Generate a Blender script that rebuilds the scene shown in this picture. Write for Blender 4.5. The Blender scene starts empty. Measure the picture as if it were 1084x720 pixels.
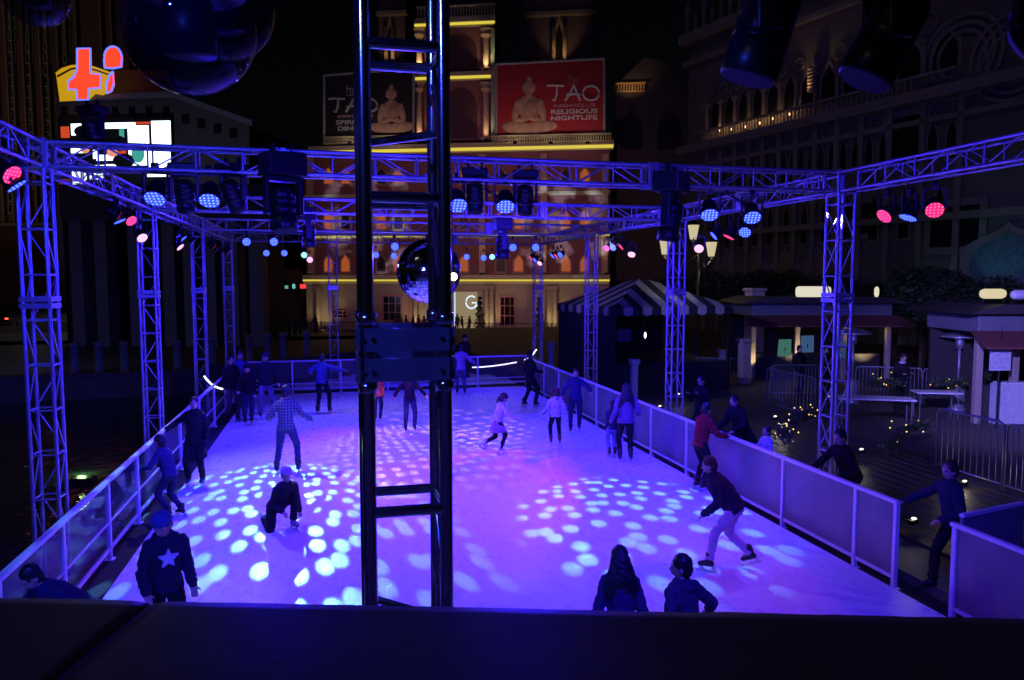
import bpy, bmesh, math, random
from mathutils import Vector, Matrix, Quaternion, noise as mnoise
random.seed(7)
S = bpy.context.scene
COL = S.collection
R = math.radians
PI = math.pi
V = Vector

# ------------------------------------------------------------------ camera
FPX = 800.0
PSI, TH = R(13.5), math.atan(63/800)
CAM = V((0, 0, 3.8))
FWD = V((math.sin(PSI)*math.cos(TH), math.cos(PSI)*math.cos(TH), -math.sin(TH)))
RGT = V((math.cos(PSI), -math.sin(PSI), 0))
UPV = RGT.cross(FWD)
def ray(px, py): return FWD*FPX + RGT*(px-542) + UPV*(360-py)
def atY(px, py, Y): d = ray(px, py); return CAM + d*(Y/d.y)
def atX(px, py, X): d = ray(px, py); return CAM + d*(X/d.x)
def atZ(px, py, Z): d = ray(px, py); return CAM + d*((Z-CAM.z)/d.z)
def atD(px, py, D):
    d = ray(px, py); h = V((math.sin(PSI), math.cos(PSI), 0)); return CAM + d*(D/d.dot(h))
cam = bpy.data.cameras.new('camera'); co = bpy.data.objects.new('camera', cam); COL.objects.link(co)
cam.sensor_width = 36; cam.lens = FPX/1084*36; cam.clip_start = .05; cam.clip_end = 3000
co.location = CAM
co.rotation_euler = (PI/2-TH, 0, -PSI)
S.camera = co

# ------------------------------------------------------------------ materials
MATS = {}
def mat(name, col, rough=.6, metal=0, var=.25, scale=6, bump=.0, bscale=40, spec=.5, coat=0, alpha=1, trans=0, emis=None, es=0, ior=1.45):
    if name in MATS: return MATS[name]
    m = bpy.data.materials.new(name); m.use_nodes = True
    nt = m.node_tree; N = nt.nodes; L = nt.links
    b = N['Principled BSDF']
    tc = N.new('ShaderNodeTexCoord'); nz = N.new('ShaderNodeTexNoise'); nz.inputs['Scale'].default_value = scale
    nz.inputs['Detail'].default_value = 6
    L.new(tc.outputs['Object'], nz.inputs['Vector'])
    mx = N.new('ShaderNodeMix'); mx.data_type = 'RGBA'
    c = list(col)
    mx.inputs['A'].default_value = (*[max(0, x*(1-var)) for x in c], 1)
    mx.inputs['B'].default_value = (*[min(1, x*(1+var)) for x in c], 1)
    L.new(nz.outputs['Fac'], mx.inputs['Factor']); L.new(mx.outputs['Result'], b.inputs['Base Color'])
    b.inputs['Roughness'].default_value = rough; b.inputs['Metallic'].default_value = metal
    b.inputs['Specular IOR Level'].default_value = spec; b.inputs['Coat Weight'].default_value = coat
    b.inputs['Alpha'].default_value = alpha; b.inputs['Transmission Weight'].default_value = trans
    b.inputs['IOR'].default_value = ior
    if emis: b.inputs['Emission Color'].default_value = (*emis, 1); b.inputs['Emission Strength'].default_value = es
    if bump:
        n2 = N.new('ShaderNodeTexNoise'); n2.inputs['Scale'].default_value = bscale; n2.inputs['Detail'].default_value = 5
        bp = N.new('ShaderNodeBump'); bp.inputs['Strength'].default_value = bump; bp.inputs['Distance'].default_value = .02
        L.new(tc.outputs['Object'], n2.inputs['Vector']); L.new(n2.outputs['Fac'], bp.inputs['Height']); L.new(bp.outputs['Normal'], b.inputs['Normal'])
    MATS[name] = m
    return m
def emat(name, col, s): return mat(name, (.02, .02, .02), .5, emis=col, es=s)
ALU = mat('aluminium', (.52, .53, .58), .3, .68, .25, 9, .15, 60)
ALUN = mat('polished_aluminium', (.55, .56, .6), .16, 1, .12, 5, .04, 60)
BLK = mat('black_plastic', (.012, .012, .014), .35, 0, .3, 10)
BLKM = mat('black_metal', (.02, .02, .022), .4, .3)
WHT = mat('white_paint', (.75, .75, .77), .35, 0, .08, 4, .05)
FROST = mat('frosted_panel', (.24, .24, .25), .25, 0, .5, 1.6, .12, 5, alpha=.74)
ACR = mat('clear_acrylic', (.12, .12, .14), .03, 0, .1, 2, alpha=.24, spec=1.0)
SKIN = mat('skin', (.5, .31, .23), .5, 0, .1, 14)
LIP = mat('lips', (.3, .1, .09), .5); EYE = mat('eye_dark', (.01, .01, .01), .2)
BLADE = mat('steel_blade', (.6, .6, .62), .2, 1)
RUB = mat('black_matting', (.012, .012, .013), .8, 0, .3, 8, .3)

def led_mat(name, base, dots, sb, sd):
    m = bpy.data.materials.new(name); m.use_nodes = True; nt = m.node_tree; N = nt.nodes; L = nt.links
    b = N['Principled BSDF']; b.inputs['Base Color'].default_value = (.02, .02, .03, 1)
    tc = N.new('ShaderNodeTexCoord'); vo = N.new('ShaderNodeTexVoronoi'); vo.voronoi_dimensions = '2D'
    vo.inputs['Scale'].default_value = 20; vo.inputs['Randomness'].default_value = .15
    L.new(tc.outputs['Object'], vo.inputs['Vector'])
    cr = N.new('ShaderNodeValToRGB'); cr.color_ramp.elements[0].position = .12; cr.color_ramp.elements[1].position = .3
    cr.color_ramp.elements[0].color = (*[x*sd for x in dots], 1); cr.color_ramp.elements[1].color = (*[x*sb for x in base], 1)
    L.new(vo.outputs['Distance'], cr.inputs['Fac']); L.new(cr.outputs['Color'], b.inputs['Emission Color'])
    b.inputs['Emission Strength'].default_value = 1
    return m
LEDB = led_mat('blue_led_face', (.016, .022, 1), (.16, .4, 1), 4.5, 2.8)
LFL = -.03
LEDP = led_mat('pink_led_face', (1, .015, .18), (1, .3, .3), 1.3, 1.3)
LEDC = emat('white_blue_led', (.3, .75, 1), 1.6)
LEDM = emat('pale_pink_led', (1, .45, .7), 1.6)

# ------------------------------------------------------------------ mesh builder
class MB:
    def __init__(s): s.v = []; s.f = []; s.mi = []
    def add(s, vs, fs, k=0):
        n = len(s.v); s.v += [tuple(x) for x in vs]; s.f += [tuple(i+n for i in f) for f in fs]; s.mi += [k]*len(fs); return s
    def box(s, a, b, k=0):
        (x0, y0, z0), (x1, y1, z1) = a, b
        return s.add([(x0,y0,z0),(x1,y0,z0),(x1,y1,z0),(x0,y1,z0),(x0,y0,z1),(x1,y0,z1),(x1,y1,z1),(x0,y1,z1)],
                     [(0,3,2,1),(4,5,6,7),(0,1,5,4),(1,2,6,5),(2,3,7,6),(3,0,4,7)], k)
    def cbox(s, c, d, k=0): return s.box([c[i]-d[i]/2 for i in range(3)], [c[i]+d[i]/2 for i in range(3)], k)
    def bevbox(s, a, b, r=.01, k=0):
        bm = bmesh.new(); bmesh.ops.create_cube(bm, size=1)
        for v in bm.verts: v.co = V([a[i]+(v.co[i]+.5)*(b[i]-a[i]) for i in range(3)])
        bmesh.ops.bevel(bm, geom=list(bm.edges), offset=r, segments=2, affect='EDGES', profile=.5)
        s.add([v.co[:] for v in bm.verts], [[v.index for v in f.verts] for f in bm.faces], k); bm.free(); return s
    def tube(s, a, b, ra, rb=None, n=10, caps=True, k=0):
        a = V(a); b = V(b); rb = ra if rb is None else rb; q = (b-a).to_track_quat('Z', 'Y')
        vs = []
        for p, r in ((a, ra), (b, rb)):
            for i in range(n): t = 2*PI*i/n; vs.append(p+q@V((r*math.cos(t), r*math.sin(t), 0)))
        fs = [(i, (i+1) % n, n+(i+1) % n, n+i) for i in range(n)]
        if caps: fs += [tuple(range(n-1, -1, -1)), tuple(range(n, 2*n))]
        return s.add(vs, fs, k)
    def path(s, pts, r, n=8, k=0):
        pts = [V(p) for p in pts]; vs = []; fs = []
        for j, p in enumerate(pts):
            d = (pts[min(j+1, len(pts)-1)]-pts[max(j-1, 0)]); q = d.to_track_quat('Z', 'Y')
            for i in range(n): t = 2*PI*i/n; vs.append(p+q@V((r*math.cos(t), r*math.sin(t), 0)))
        for j in range(len(pts)-1):
            for i in range(n): fs.append((j*n+i, j*n+(i+1) % n, (j+1)*n+(i+1) % n, (j+1)*n+i))
        fs += [tuple(range(n-1, -1, -1)), tuple(range((len(pts)-1)*n, len(pts)*n))]
        return s.add(vs, fs, k)
    def caps(s, a, b, ra, rb, n=14, k=0):     # tapered capsule
        a = V(a); b = V(b); d = b-a
        q = d.to_track_quat('Z', 'Y') if d.length > 1e-6 else Quaternion(); vs = []; rings = []
        for j in range(1, 5): t = -PI/2+j*PI/8; rings.append((a, ra*math.cos(t), ra*math.sin(t)))
        for j in range(0, 4): t = j*PI/8; rings.append((b, rb*math.cos(t), rb*math.sin(t)))
        vs.append(a+q@V((0, 0, -ra)))
        for p, r, z in rings:
            for i in range(n): t = 2*PI*i/n; vs.append(p+q@V((r*math.cos(t), r*math.sin(t), z)))
        vs.append(b+q@V((0, 0, rb))); fs = []
        for i in range(n): fs.append((0, 1+(i+1) % n, 1+i))
        m = len(rings)
        for j in range(m-1):
            for i in range(n): fs.append((1+j*n+i, 1+j*n+(i+1) % n, 1+(j+1)*n+(i+1) % n, 1+(j+1)*n+i))
        e = len(vs)-1; o = 1+(m-1)*n
        for i in range(n): fs.append((o+i, o+(i+1) % n, e))
        return s.add(vs, fs, k)
    def ell(s, c, r, q=None, n=16, m=10, k=0):
        c = V(c); q = q or Quaternion(); vs = [c+q@V((0, 0, -r[2]))]
        for j in range(1, m):
            t = -PI/2+PI*j/m
            for i in range(n): p = 2*PI*i/n; vs.append(c+q@V((r[0]*math.cos(t)*math.cos(p), r[1]*math.cos(t)*math.sin(p), r[2]*math.sin(t))))
        vs.append(c+q@V((0, 0, r[2]))); fs = []
        for i in range(n): fs.append((0, 1+(i+1) % n, 1+i))
        for j in range(m-2):
            for i in range(n): fs.append((1+j*n+i, 1+j*n+(i+1) % n, 1+(j+1)*n+(i+1) % n, 1+(j+1)*n+i))
        e = len(vs)-1; o = 1+(m-2)*n
        for i in range(n): fs.append((o+i, o+(i+1) % n, e))
        return s.add(vs, fs, k)
    def lathe(s, prof, c=(0, 0, 0), q=None, n=20, k=0):
        c = V(c); q = q or Quaternion(); vs = []; fs = []
        for r, z in prof:
            for i in range(n): t = 2*PI*i/n; vs.append(c+q@V((r*math.cos(t), r*math.sin(t), z)))
        for j in range(len(prof)-1):
            for i in range(n): fs.append((j*n+i, j*n+(i+1) % n, (j+1)*n+(i+1) % n, (j+1)*n+i))
        fs += [tuple(range(n-1, -1, -1)), tuple(range((len(prof)-1)*n, len(prof)*n))]
        return s.add(vs, fs, k)
    def prism(s, poly, y0, y1, k=0):           # polygon in x,z extruded along y
        n = len(poly); vs = [(x, y0, z) for x, z in poly]+[(x, y1, z) for x, z in poly]
        fs = [tuple(range(n)), tuple(range(2*n-1, n-1, -1))]+[(i, n+i, n+(i+1) % n, (i+1) % n) for i in range(n)]
        return s.add(vs, fs, k)
    def prismz(s, poly, z0, z1, k=0):
        n = len(poly); vs = [(x, y, z0) for x, y in poly]+[(x, y, z1) for x, y in poly]
        fs = [tuple(range(n-1, -1, -1)), tuple(range(n, 2*n))]+[(i, (i+1) % n, n+(i+1) % n, n+i) for i in range(n)]
        return s.add(vs, fs, k)
    def mesh(s, name, mats, smooth=False):
        me = bpy.data.meshes.new(name); me.from_pydata(s.v, [], s.f)
        for m in (mats if isinstance(mats, (list, tuple)) else [mats]): me.materials.append(m)
        me.polygons.foreach_set('material_index', s.mi)
        bm = bmesh.new(); bm.from_mesh(me); bmesh.ops.recalc_face_normals(bm, faces=bm.faces); bm.to_mesh(me); bm.free()
        if smooth: me.polygons.foreach_set('use_smooth', [True]*len(me.polygons))
        me.update(); return me
    def build(s, name, mats, parent=None, smooth=False, world=False):
        if world and parent:
            l = V(parent.location); s.v = [tuple(V(p)-l) for p in s.v]
        o = bpy.data.objects.new(name, s.mesh(name, mats, smooth)); COL.objects.link(o)
        if parent: o.parent = parent
        return o
def mobj(name, me, parent=None, loc=None, rot=None, scale=None, quat=None):
    o = bpy.data.objects.new(name, me); COL.objects.link(o); o.parent = parent
    if loc is not None: o.location = loc
    if rot: o.rotation_euler = rot
    if quat is not None: o.rotation_mode = 'QUATERNION'; o.rotation_quaternion = quat
    if scale: o.scale = scale
    return o
def tag(o, label=None, cat=None, group=None, kind=None):
    if label: o['label'] = label
    if cat: o['category'] = cat
    if group: o['group'] = group
    if kind: o['kind'] = kind
    return o
def thing(name, label, cat, loc=(0, 0, 0), rz=0, group=None):
    o = bpy.data.objects.new(name, None); COL.objects.link(o); o.empty_display_size = .2
    o.location = loc; o.rotation_euler = (0, 0, rz); return tag(o, label, cat, group)
def copy_tree(o, parent=None):
    c = o.copy(); COL.objects.link(c); c.parent = parent
    for ch in list(o.children): copy_tree(ch, c)
    return c
def struct(name, mb, m, smooth=False): return tag(mb.build(name, m, smooth=smooth), kind='structure')

# ------------------------------------------------------------------ world, added fill sun
W = bpy.data.worlds.new('World'); S.world = W; W.use_nodes = True
bg = W.node_tree.nodes['Background']; sky = W.node_tree.nodes.new('ShaderNodeTexSky'); sky.sky_type = 'NISHITA'
sky.sun_disc = False; sky.sun_elevation = R(38); sky.sun_rotation = R(235)
W.node_tree.links.new(sky.outputs['Color'], bg.inputs['Color']); bg.inputs['Strength'].default_value = .0003
sl = bpy.data.lights.new('warm_fill_sun', 'SUN'); sl.energy = .035; sl.angle = R(.5); sl.color = (1, .86, .74)  # dim warm sun added as fill for the parapet and dark buildings
so = bpy.data.objects.new('warm_fill_sun', sl); COL.objects.link(so)
so.rotation_euler = V((math.sin(R(235))*math.cos(R(38)), math.cos(R(235))*math.cos(R(38)), math.sin(R(38)))).to_track_quat('Z', 'Y').to_euler()
S.view_settings.view_transform = 'Standard'; S.view_settings.look = 'None'; S.view_settings.gamma = 1; S.view_settings.exposure = 0

def spot(loc, target, col, power, size=60, blend=.6, rad=.06, parent=None, gobo=None, name='spot_beam', star=False):
    l = bpy.data.lights.new(name, 'SPOT'); l.energy = power; l.color = col; l.spot_size = R(size); l.spot_blend = blend; l.shadow_soft_size = rad
    o = bpy.data.objects.new(name, l); COL.objects.link(o)
    d = V(target)-V(loc); q = (-d).to_track_quat('Z', 'Y')
    o.rotation_mode = 'QUATERNION'; o.rotation_quaternion = q
    o.location = V(loc)+d.normalized()*.14
    if parent:
        o.parent = parent; o.location = V(o.location)-V(parent.location)
    if gobo:
        sc, thr, soft, rnd, seed = gobo
        l.use_nodes = True; nt = l.node_tree; N = nt.nodes; L = nt.links; em = N['Emission']
        tc = N.new('ShaderNodeTexCoord'); sp = N.new('ShaderNodeSeparateXYZ'); L.new(tc.outputs['Normal'], sp.inputs[0])
        dx = N.new('ShaderNodeMath'); dx.operation = 'DIVIDE'; dy = N.new('ShaderNodeMath'); dy.operation = 'DIVIDE'
        L.new(sp.outputs[0], dx.inputs[0]); L.new(sp.outputs[2], dx.inputs[1]); L.new(sp.outputs[1], dy.inputs[0]); L.new(sp.outputs[2], dy.inputs[1])
        cb = N.new('ShaderNodeCombineXYZ'); L.new(dx.outputs[0], cb.inputs[0]); L.new(dy.outputs[0], cb.inputs[1]); cb.inputs[2].default_value = 0
        ad = N.new('ShaderNodeVectorMath'); ad.operation = 'ADD'; ad.inputs[1].default_value = (seed, seed*.7, 0); L.new(cb.outputs[0], ad.inputs[0])
        vo = N.new('ShaderNodeTexVoronoi'); vo.voronoi_dimensions = '2D'; vo.inputs['Scale'].default_value = sc; vo.inputs['Randomness'].default_value = rnd
        L.new(ad.outputs[0], vo.inputs['Vector'])
        if star:
            nz = N.new('ShaderNodeTexNoise'); nz.inputs['Scale'].default_value = 60; nz.inputs['Detail'].default_value = 1; L.new(ad.outputs[0], nz.inputs['Vector'])
            sc2 = N.new('ShaderNodeVectorMath'); sc2.operation = 'MULTIPLY_ADD'; sc2.inputs[1].default_value = (.04, .04, 0); L.new(nz.outputs['Color'], sc2.inputs[0]); L.new(ad.outputs[0], sc2.inputs[2]); L.new(sc2.outputs[0], vo.inputs['Vector'])
        cr = N.new('ShaderNodeMapRange'); cr.inputs['From Min'].default_value = thr-soft; cr.inputs['From Max'].default_value = thr+soft
        cr.inputs['To Min'].default_value = 1; cr.inputs['To Max'].default_value = .0
        L.new(vo.outputs['Distance'], cr.inputs['Value']); L.new(cr.outputs[0], em.inputs['Strength'])
    return o
def point(loc, col, power, rad=.1, parent=None):
    l = bpy.data.lights.new('lamp_glow', 'POINT'); l.energy = power; l.color = col; l.shadow_soft_size = rad
    o = bpy.data.objects.new('lamp_glow', l); COL.objects.link(o); o.location = loc
    if parent: o.parent = parent; o.location = V(loc)-V(parent.location)
    return o

# ================================================================== PEOPLE
TS = bpy.data.scenes.new('workbench')
def remesh(mb, voxel, smooth=4, noise_amp=0, nscale=10, seed=0):
    me = mb.mesh('tmp', SKIN); me.materials.clear(); o = bpy.data.objects.new('tmp', me); TS.collection.objects.link(o)
    m = o.modifiers.new('r', 'REMESH'); m.mode = 'VOXEL'; m.voxel_size = voxel; m.use_smooth_shade = True
    if smooth: s = o.modifiers.new('s', 'SMOOTH'); s.factor = .5; s.iterations = smooth
    TS.view_layers[0].update(); dg = TS.view_layers[0].depsgraph; r = bpy.data.meshes.new_from_object(o.evaluated_get(dg))
    bpy.data.objects.remove(o); bpy.data.meshes.remove(me)
    if noise_amp:
        for v in r.vertices:
            n = v.normal; c = v.co; a = .9-2.2*abs(mnoise.noise(V((c.x*nscale*.8+c.z*3, c.y*nscale*.8, c.z*nscale*1.5+seed))))+.5*mnoise.noise(V((c.x*nscale*2.3, c.y*nscale*2.3, c.z*nscale*2.9+seed)))
            v.co = c+n*a*noise_amp
    r.polygons.foreach_set('use_smooth', [True]*len(r.polygons)); return r
def ik(a, c, l1, l2, pole):
    a = V(a); c = V(c); d = c-a; L_ = min(d.length, (l1+l2)*.999); dn = d.normalized(); c = a+dn*L_
    x = (l1*l1-l2*l2+L_*L_)/(2*L_); h = math.sqrt(max(0, l1*l1-x*x)); p = V(pole)-dn*V(pole).dot(dn)
    p = p.normalized() if p.length > 1e-4 else dn.orthogonal().normalized()
    return a+dn*x+p*h, c
def cloth(name, c, s=.25): return mat('cloth_'+name, c, .85, 0, s, 9, .5, 55, spec=.2)
HAIRM = {'black': mat('hair_black', (.012, .01, .012), .45, 0, .4, 30), 'brown': mat('hair_brown', (.06, .03, .02), .5, 0, .4, 30), 'blond': mat('hair_blond', (.3, .2, .1), .5, 0, .3, 30)}
pc = 0
def person(loc, yaw, h, label, top=('navy', (.03, .03, .06)), legs=('denim', (.05, .06, .1)), hair='black', style='short', pose=None, coat=False, gloves=False, skates=True, skate_col=(.02, .02, .02), hood=False, pattern=None, child=False, group=None, voxel=.011, bag=None, skirt=None, vest=None, scarf=None, cap=None, bulk=1.0, fem=False, emblem=None):
    global pc; pc += 1
    P = dict(lean=0, side=0, pel=None, hl=None, hr=None, fl=None, fr=None, hy=0, hp=0, el=None, er=None, kl=None, kr=None, tw=0)
    if pose: P.update(pose)
    s = h/1.75; hs = s*(1.16 if child else 1.0)
    t = thing('person', label, 'person', loc, -R(yaw), group)
    lift = .07 if skates else 0
    qz = Quaternion((1, 0, 0), -R(P['lean'])) @ Quaternion((0, 1, 0), R(P['side']))
    pel = V(P['pel'])*1 if P['pel'] else V((0, 0, (.93-.01)*s+lift*.5))
    up = qz@V((0, 0, 1)); fw = qz@V((0, 1, 0)); rt = qz@V((1, 0, 0))
    chest = pel+up*.34*s; nk = pel+up*.50*s; hd_q = Quaternion((0, 0, 1), -R(P['hy']))@Quaternion((1, 0, 0), -R(P['lean']*.45+P['hp']))
    hc = nk+(hd_q@V((0, .02, 1))).normalized()*.175*s*(1.02 if not child else 1.08)
    sw = (.135 if fem else .152)*s*bulk
    J = {}
    for sd, k in ((-1, 'l'), (1, 'r')):
        sh = nk+rt*sd*sw-up*.055*s; hp = pel+rt*sd*.088*s-up*.03*s
        hnd = P['h'+k]; tgt = sh+(qz@(V(hnd)*s if hnd else V((sd*.035, .05, -.51))*s))
        if P.get('abs'+k): tgt = V(P['abs'+k])
        pole = P['e'+k] or (sd*.12, -1, -.1)
        el, wr = ik(sh, tgt, .285*s, .26*s, qz@V(pole))
        ft = P['f'+k]; an = V((ft[0]*s, ft[1]*s, ft[2]*s+.085*s+lift)) if ft else V((sd*.09*s, 0, .085*s+lift))
        kn, an = ik(hp, an, .43*s, .415*s, V(P['k'+k] or (sd*.12, 1, .1)))
        J[k] = (sh, el, wr, hp, kn, an)
    # ---- body
    b = MB(); hr_ = .5*(1.0)
    hw = V((.074, .092, .112))*hs
    b.ell(hc, hw, hd_q); b.ell(hc+hd_q@V((0, .02, -.055))*hs, V((.056, .066, .062))*hs, hd_q)     # jaw
    b.ell(hc+hd_q@V((0, .095, -.022))*hs, V((.012, .018, .022))*hs, hd_q); b.ell(hc+hd_q@V((0, .105, -.034))*hs, V((.016, .013, .011))*hs, hd_q)
    b.ell(hc+hd_q@V((0, .083, .02))*hs, V((.05, .014, .01))*hs, hd_q)                                # brow
    b.ell(hc+hd_q@V((0, .088, -.068))*hs, V((.024, .012, .012))*hs, hd_q)                            # lips
    for sd in (-1, 1): b.ell(hc+hd_q@V((sd*.078, -.005, -.015))*hs, V((.01, .022, .032))*hs, hd_q)
    b.caps(nk-up*.05*s, hc-(hd_q@V((0, .01, .06)))*hs, .054*s, .05*s)
    b.ell(chest+up*.04*s, V((.145, .095, .17))*s, qz); b.ell(pel, V((.14, .1, .12))*s, qz); b.caps(pel, chest, .115*s, .12*s)
    for k, sd in (('l', -1), ('r', 1)):
        sh, el, wr, hp, kn, an = J[k]
        b.caps(chest+up*.1*s, sh, .06*s, .05*s); b.caps(sh, el, .048*s, .036*s); b.caps(el, wr, .036*s, .025*s)
        b.caps(hp, kn, .078*s, .05*s); b.caps(kn, an, .05*s, .033*s); b.caps(an, an+V((0, .09*s, -.045*s)), .036*s, .028*s)
        # hand
        fd = (wr-el).normalized(); gr = P.get('grip'+k)
        if gr: fd = V(gr).normalized()
        side_ = fd.cross(V((0, 0, 1))); side_ = side_.normalized() if side_.length > .1 else V((0, 1, 0))
        nn = side_.cross(fd).normalized(); hv = .95*s
        pal = wr+fd*.045*hv
        b.ell(pal, V((.018, .040, .048))*hv, Matrix((nn, side_, fd)).transposed().to_quaternion())
        sgn = 1 if sd < 0 else -1
        for i, (o_, ln) in enumerate(((-.03, .06), (-.01, .072), (.011, .068), (.031, .052))):
            a0 = pal+fd*.036*hv+side_*o_*hv; a1 = a0+(fd-nn*.25).normalized()*ln*.5*hv; a2 = a1+(fd-nn*.9).normalized()*ln*.5*hv
            b.caps(a0, a1, .0098*hv, .0088*hv, 8); b.caps(a1, a2, .0088*hv, .0078*hv, 8)
        a0 = pal-fd*.01*hv-side_*.032*hv; a1 = a0+(fd*.6-side_*.8-nn*.3).normalized()*.035*hv; a2 = a1+(fd-nn*.3-side_*.2).normalized()*.03*hv
        b.caps(a0, a1, .012*hv, .010*hv, 8); b.caps(a1, a2, .010*hv, .008*hv, 8)
    me = remesh(b, voxel*max(.85, s), 2); me.materials.append(SKIN); me.materials.append(EYE); me.materials.append(LIP); gm = cloth('glove', (.03, .03, .04)); me.materials.append(gm)
    qi = hd_q.inverted()
    wl_, wr_ = J['l'][2], J['r'][2]
    for p in me.polygons:
        c = V(p.center); l = (qi@(c-hc))/hs
        if l.y > .05:
            if (abs(abs(l.x)-.032) < .013 and abs(l.z-.003) < .008): p.material_index = 1
            elif abs(l.x) < .024 and abs(l.z+.068) < .009 and l.y > .07: p.material_index = 2
        if gloves and (min((c-wl_).length, (c-wr_).length) < .17*s) and (c-hc).length > .25*s: p.material_index = 3
    mobj('body', me, t)
    # ---- top
    jm = pattern or cloth(*top); j = MB(); f = bulk
    j.ell(chest+up*.04*s, V((.185*f, .128*f, .2))*s, qz); j.ell(pel+up*.02*s, V((.168*f, .128*f, .12))*s, qz); j.caps(pel+up*.05*s, chest, .14*s*f, .145*s*f)
    j.caps(nk-up*.06*s, nk+up*.0*s, .085*s, .07*s)
    for k in 'lr':
        sh, el, wr, *_ = J[k]; j.caps(chest+up*.1*s, sh-up*.01*s, .08*s*f, .066*s*f); j.caps(sh, el, .066*s*f, .054*s*f); j.caps(el, wr, .056*s*f, .042*s*f)
        for q_ in (.25, .6, .85): j.ell(el.lerp(wr, q_), V((.056, .056, .02))*s*f, (wr-el).to_track_quat('Z', 'Y'))
    if hood: j.ell(nk-fw*.085*s-up*.01*s, V((.11, .06, .07))*s, qz); j.caps(nk+rt*.07*s-fw*.02*s, nk-rt*.07*s-fw*.02*s, .05*s, .05*s)
    if coat:
        for k_ in range(5): z_ = .1*k_; j.ell(pel-up*(.02+z_*.85)*s+fw*0, V((.17*f+.012*k_, .135*f+.012*k_, .1))*s, qz)
    me = remesh(j, .014*max(.8, s), 3, .011*s, 10, pc); me.materials.append(jm); jk = mobj('coat' if coat else 'jacket', me, t)
    mb = MB(); belt = pel-up*.04*s if not coat else pel+up*.1*s
    if not coat:
        mb.lathe([(.172*s*f, -.03*s), (.178*s*f, 0), (.17*s*f, .03*s)], (0, 0, 0), n=24); mb.v = [tuple(belt+qz@V((x, y*.78, z))) for x, y, z in mb.v]; mb.build('hem', jm, jk, True)
    if emblem:
        mb = MB(); c0 = chest+up*.02*s; side_y = emblem
        pts = []
        for i in range(10):
            r_ = (.1 if i % 2 == 0 else .045)*s; a = R(90+36*i); pts.append((r_*math.cos(a), r_*math.sin(a)*1.1))
        y0 = .150*s; vs = [c0+qz@V((x, side_y*(y0+.012*s-.5*abs(x)*abs(x)/s), z)) for x, z in pts]+[c0+qz@V((x, side_y*(y0-.02*s), z)) for x, z in pts]
        n = 10; fs = [tuple(range(n)), tuple(range(2*n-1, n-1, -1))]+[(i, n+i, n+(i+1) % n, (i+1) % n) for i in range(n)]
        mb.add(vs, fs); mb.build('star_emblem', WHT, t)
    # ---- legs
    l = MB(); l.ell(pel-up*.02*s, V((.158*f, .12*f, .13))*s, qz)
    for k in 'lr':
        sh, el, wr, hp, kn, an = J[k]; l.caps(hp, kn, .092*s, .066*s); l.caps(kn, an.lerp(kn, .07), .064*s, .054*s)
        if not fem: l.ell(an.lerp(kn, .12), V((.062, .066, .05))*s)
    me = remesh(l, .015*max(.8, s), 3, .009*s, 11, pc+50); me.materials.append(cloth(*legs)); mobj('trousers', me, t)
    if skirt:
        mb = MB().lathe([(.14*s, .05*s), (.19*s, -.12*s), (.25*s, -.3*s), (.22*s, -.3*s)], tuple(pel), n=24); mb.build('skirt', cloth(*skirt), t, True)
    # ---- boots
    sm = mat('skate_%s' % str(skate_col), skate_col, .4, 0, .2)
    for k in 'lr':
        sh, el, wr, hp, kn, an = J[k]; fwv = V((0, 1, 0)); ft = P['f'+k]; q_ = Quaternion((1, 0, 0), -R(ft[3])) if ft and len(ft) > 3 else Quaternion()
        kk = V((0, 0, 1)) if not (ft and len(ft) > 3) else q_@V((0, 0, 1)); fwv = q_@fwv
        m_ = MB(); m_.caps(an+kk*.09*s, an, .055*s, .05*s); m_.caps(an-kk*.03*s, an+fwv*.13*s-kk*.05*s, .048*s, .036*s); m_.caps(an-kk*.045*s-fwv*.03*s, an+fwv*.05*s-kk*.045*s, .042*s, .04*s)
        me = remesh(m_, .012, 2); me.materials.append(sm); bo = mobj('ice_skate' if skates else 'shoe', me, t)
        if skates:
            c = MB(); base = an-kk*.085*s; pts = []
            for (y, z) in ((-.085, 0), (-.03, 0), (-.02, -.042), (.06, -.042), (.075, 0), (.13, 0), (.135, -.042), (.18, -.042), (.175, -.058), (.15, -.066), (-.08, -.066), (-.1, -.058), (-.1, -.042), (-.08, -.042)): pts.append((y, z))
            n = len(pts); vs = [base+fwv*y+kk*z+V((-.004, 0, 0)) for y, z in pts]+[base+fwv*y+kk*z+V((.004, 0, 0)) for y, z in pts]
            c.add(vs, [tuple(range(n)), tuple(range(2*n-1, n-1, -1))]+[(i, n+i, n+(i+1) % n, (i+1) % n) for i in range(n)]); c.build('blade', BLADE, bo)
    # ---- hair
    hm = HAIRM[hair]; hb = MB(); E = lambda x, y, z, a, b2, c2: hb.ell(hc+hd_q@(V((x, y, z))*hs), V((a, b2, c2))*hs, hd_q)
    E(0, -.018, .03, .086, .095, .1); E(0, -.045, -.02, .08, .07, .09)
    if style == 'long':
        E(0, -.07, -.09, .1, .06, .12); E(0, -.095, -.2, .135, .055, .14); E(0, -.11, -.31, .15, .045, .12)
        for sd in (-1, 1): E(sd*.07, -.02, -.07, .025, .05, .11)
        for q_ in range(14):
            a = -1+2*q_/13; p0 = hc+hd_q@(V((a*.075, -.08-.03*(1-a*a), .02))*hs); p1 = hc+hd_q@(V((a*.14, -.11-.04*(1-a*a), -.2))*hs); p2 = hc+hd_q@(V((a*.18+random.uniform(-.02, .02), -.13, -.40+random.uniform(-.03, .03)))*hs); hb.caps(p0, p1, .016*hs, .017*hs, 8); hb.caps(p1, p2, .016*hs, .006*hs, 8)
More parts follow.
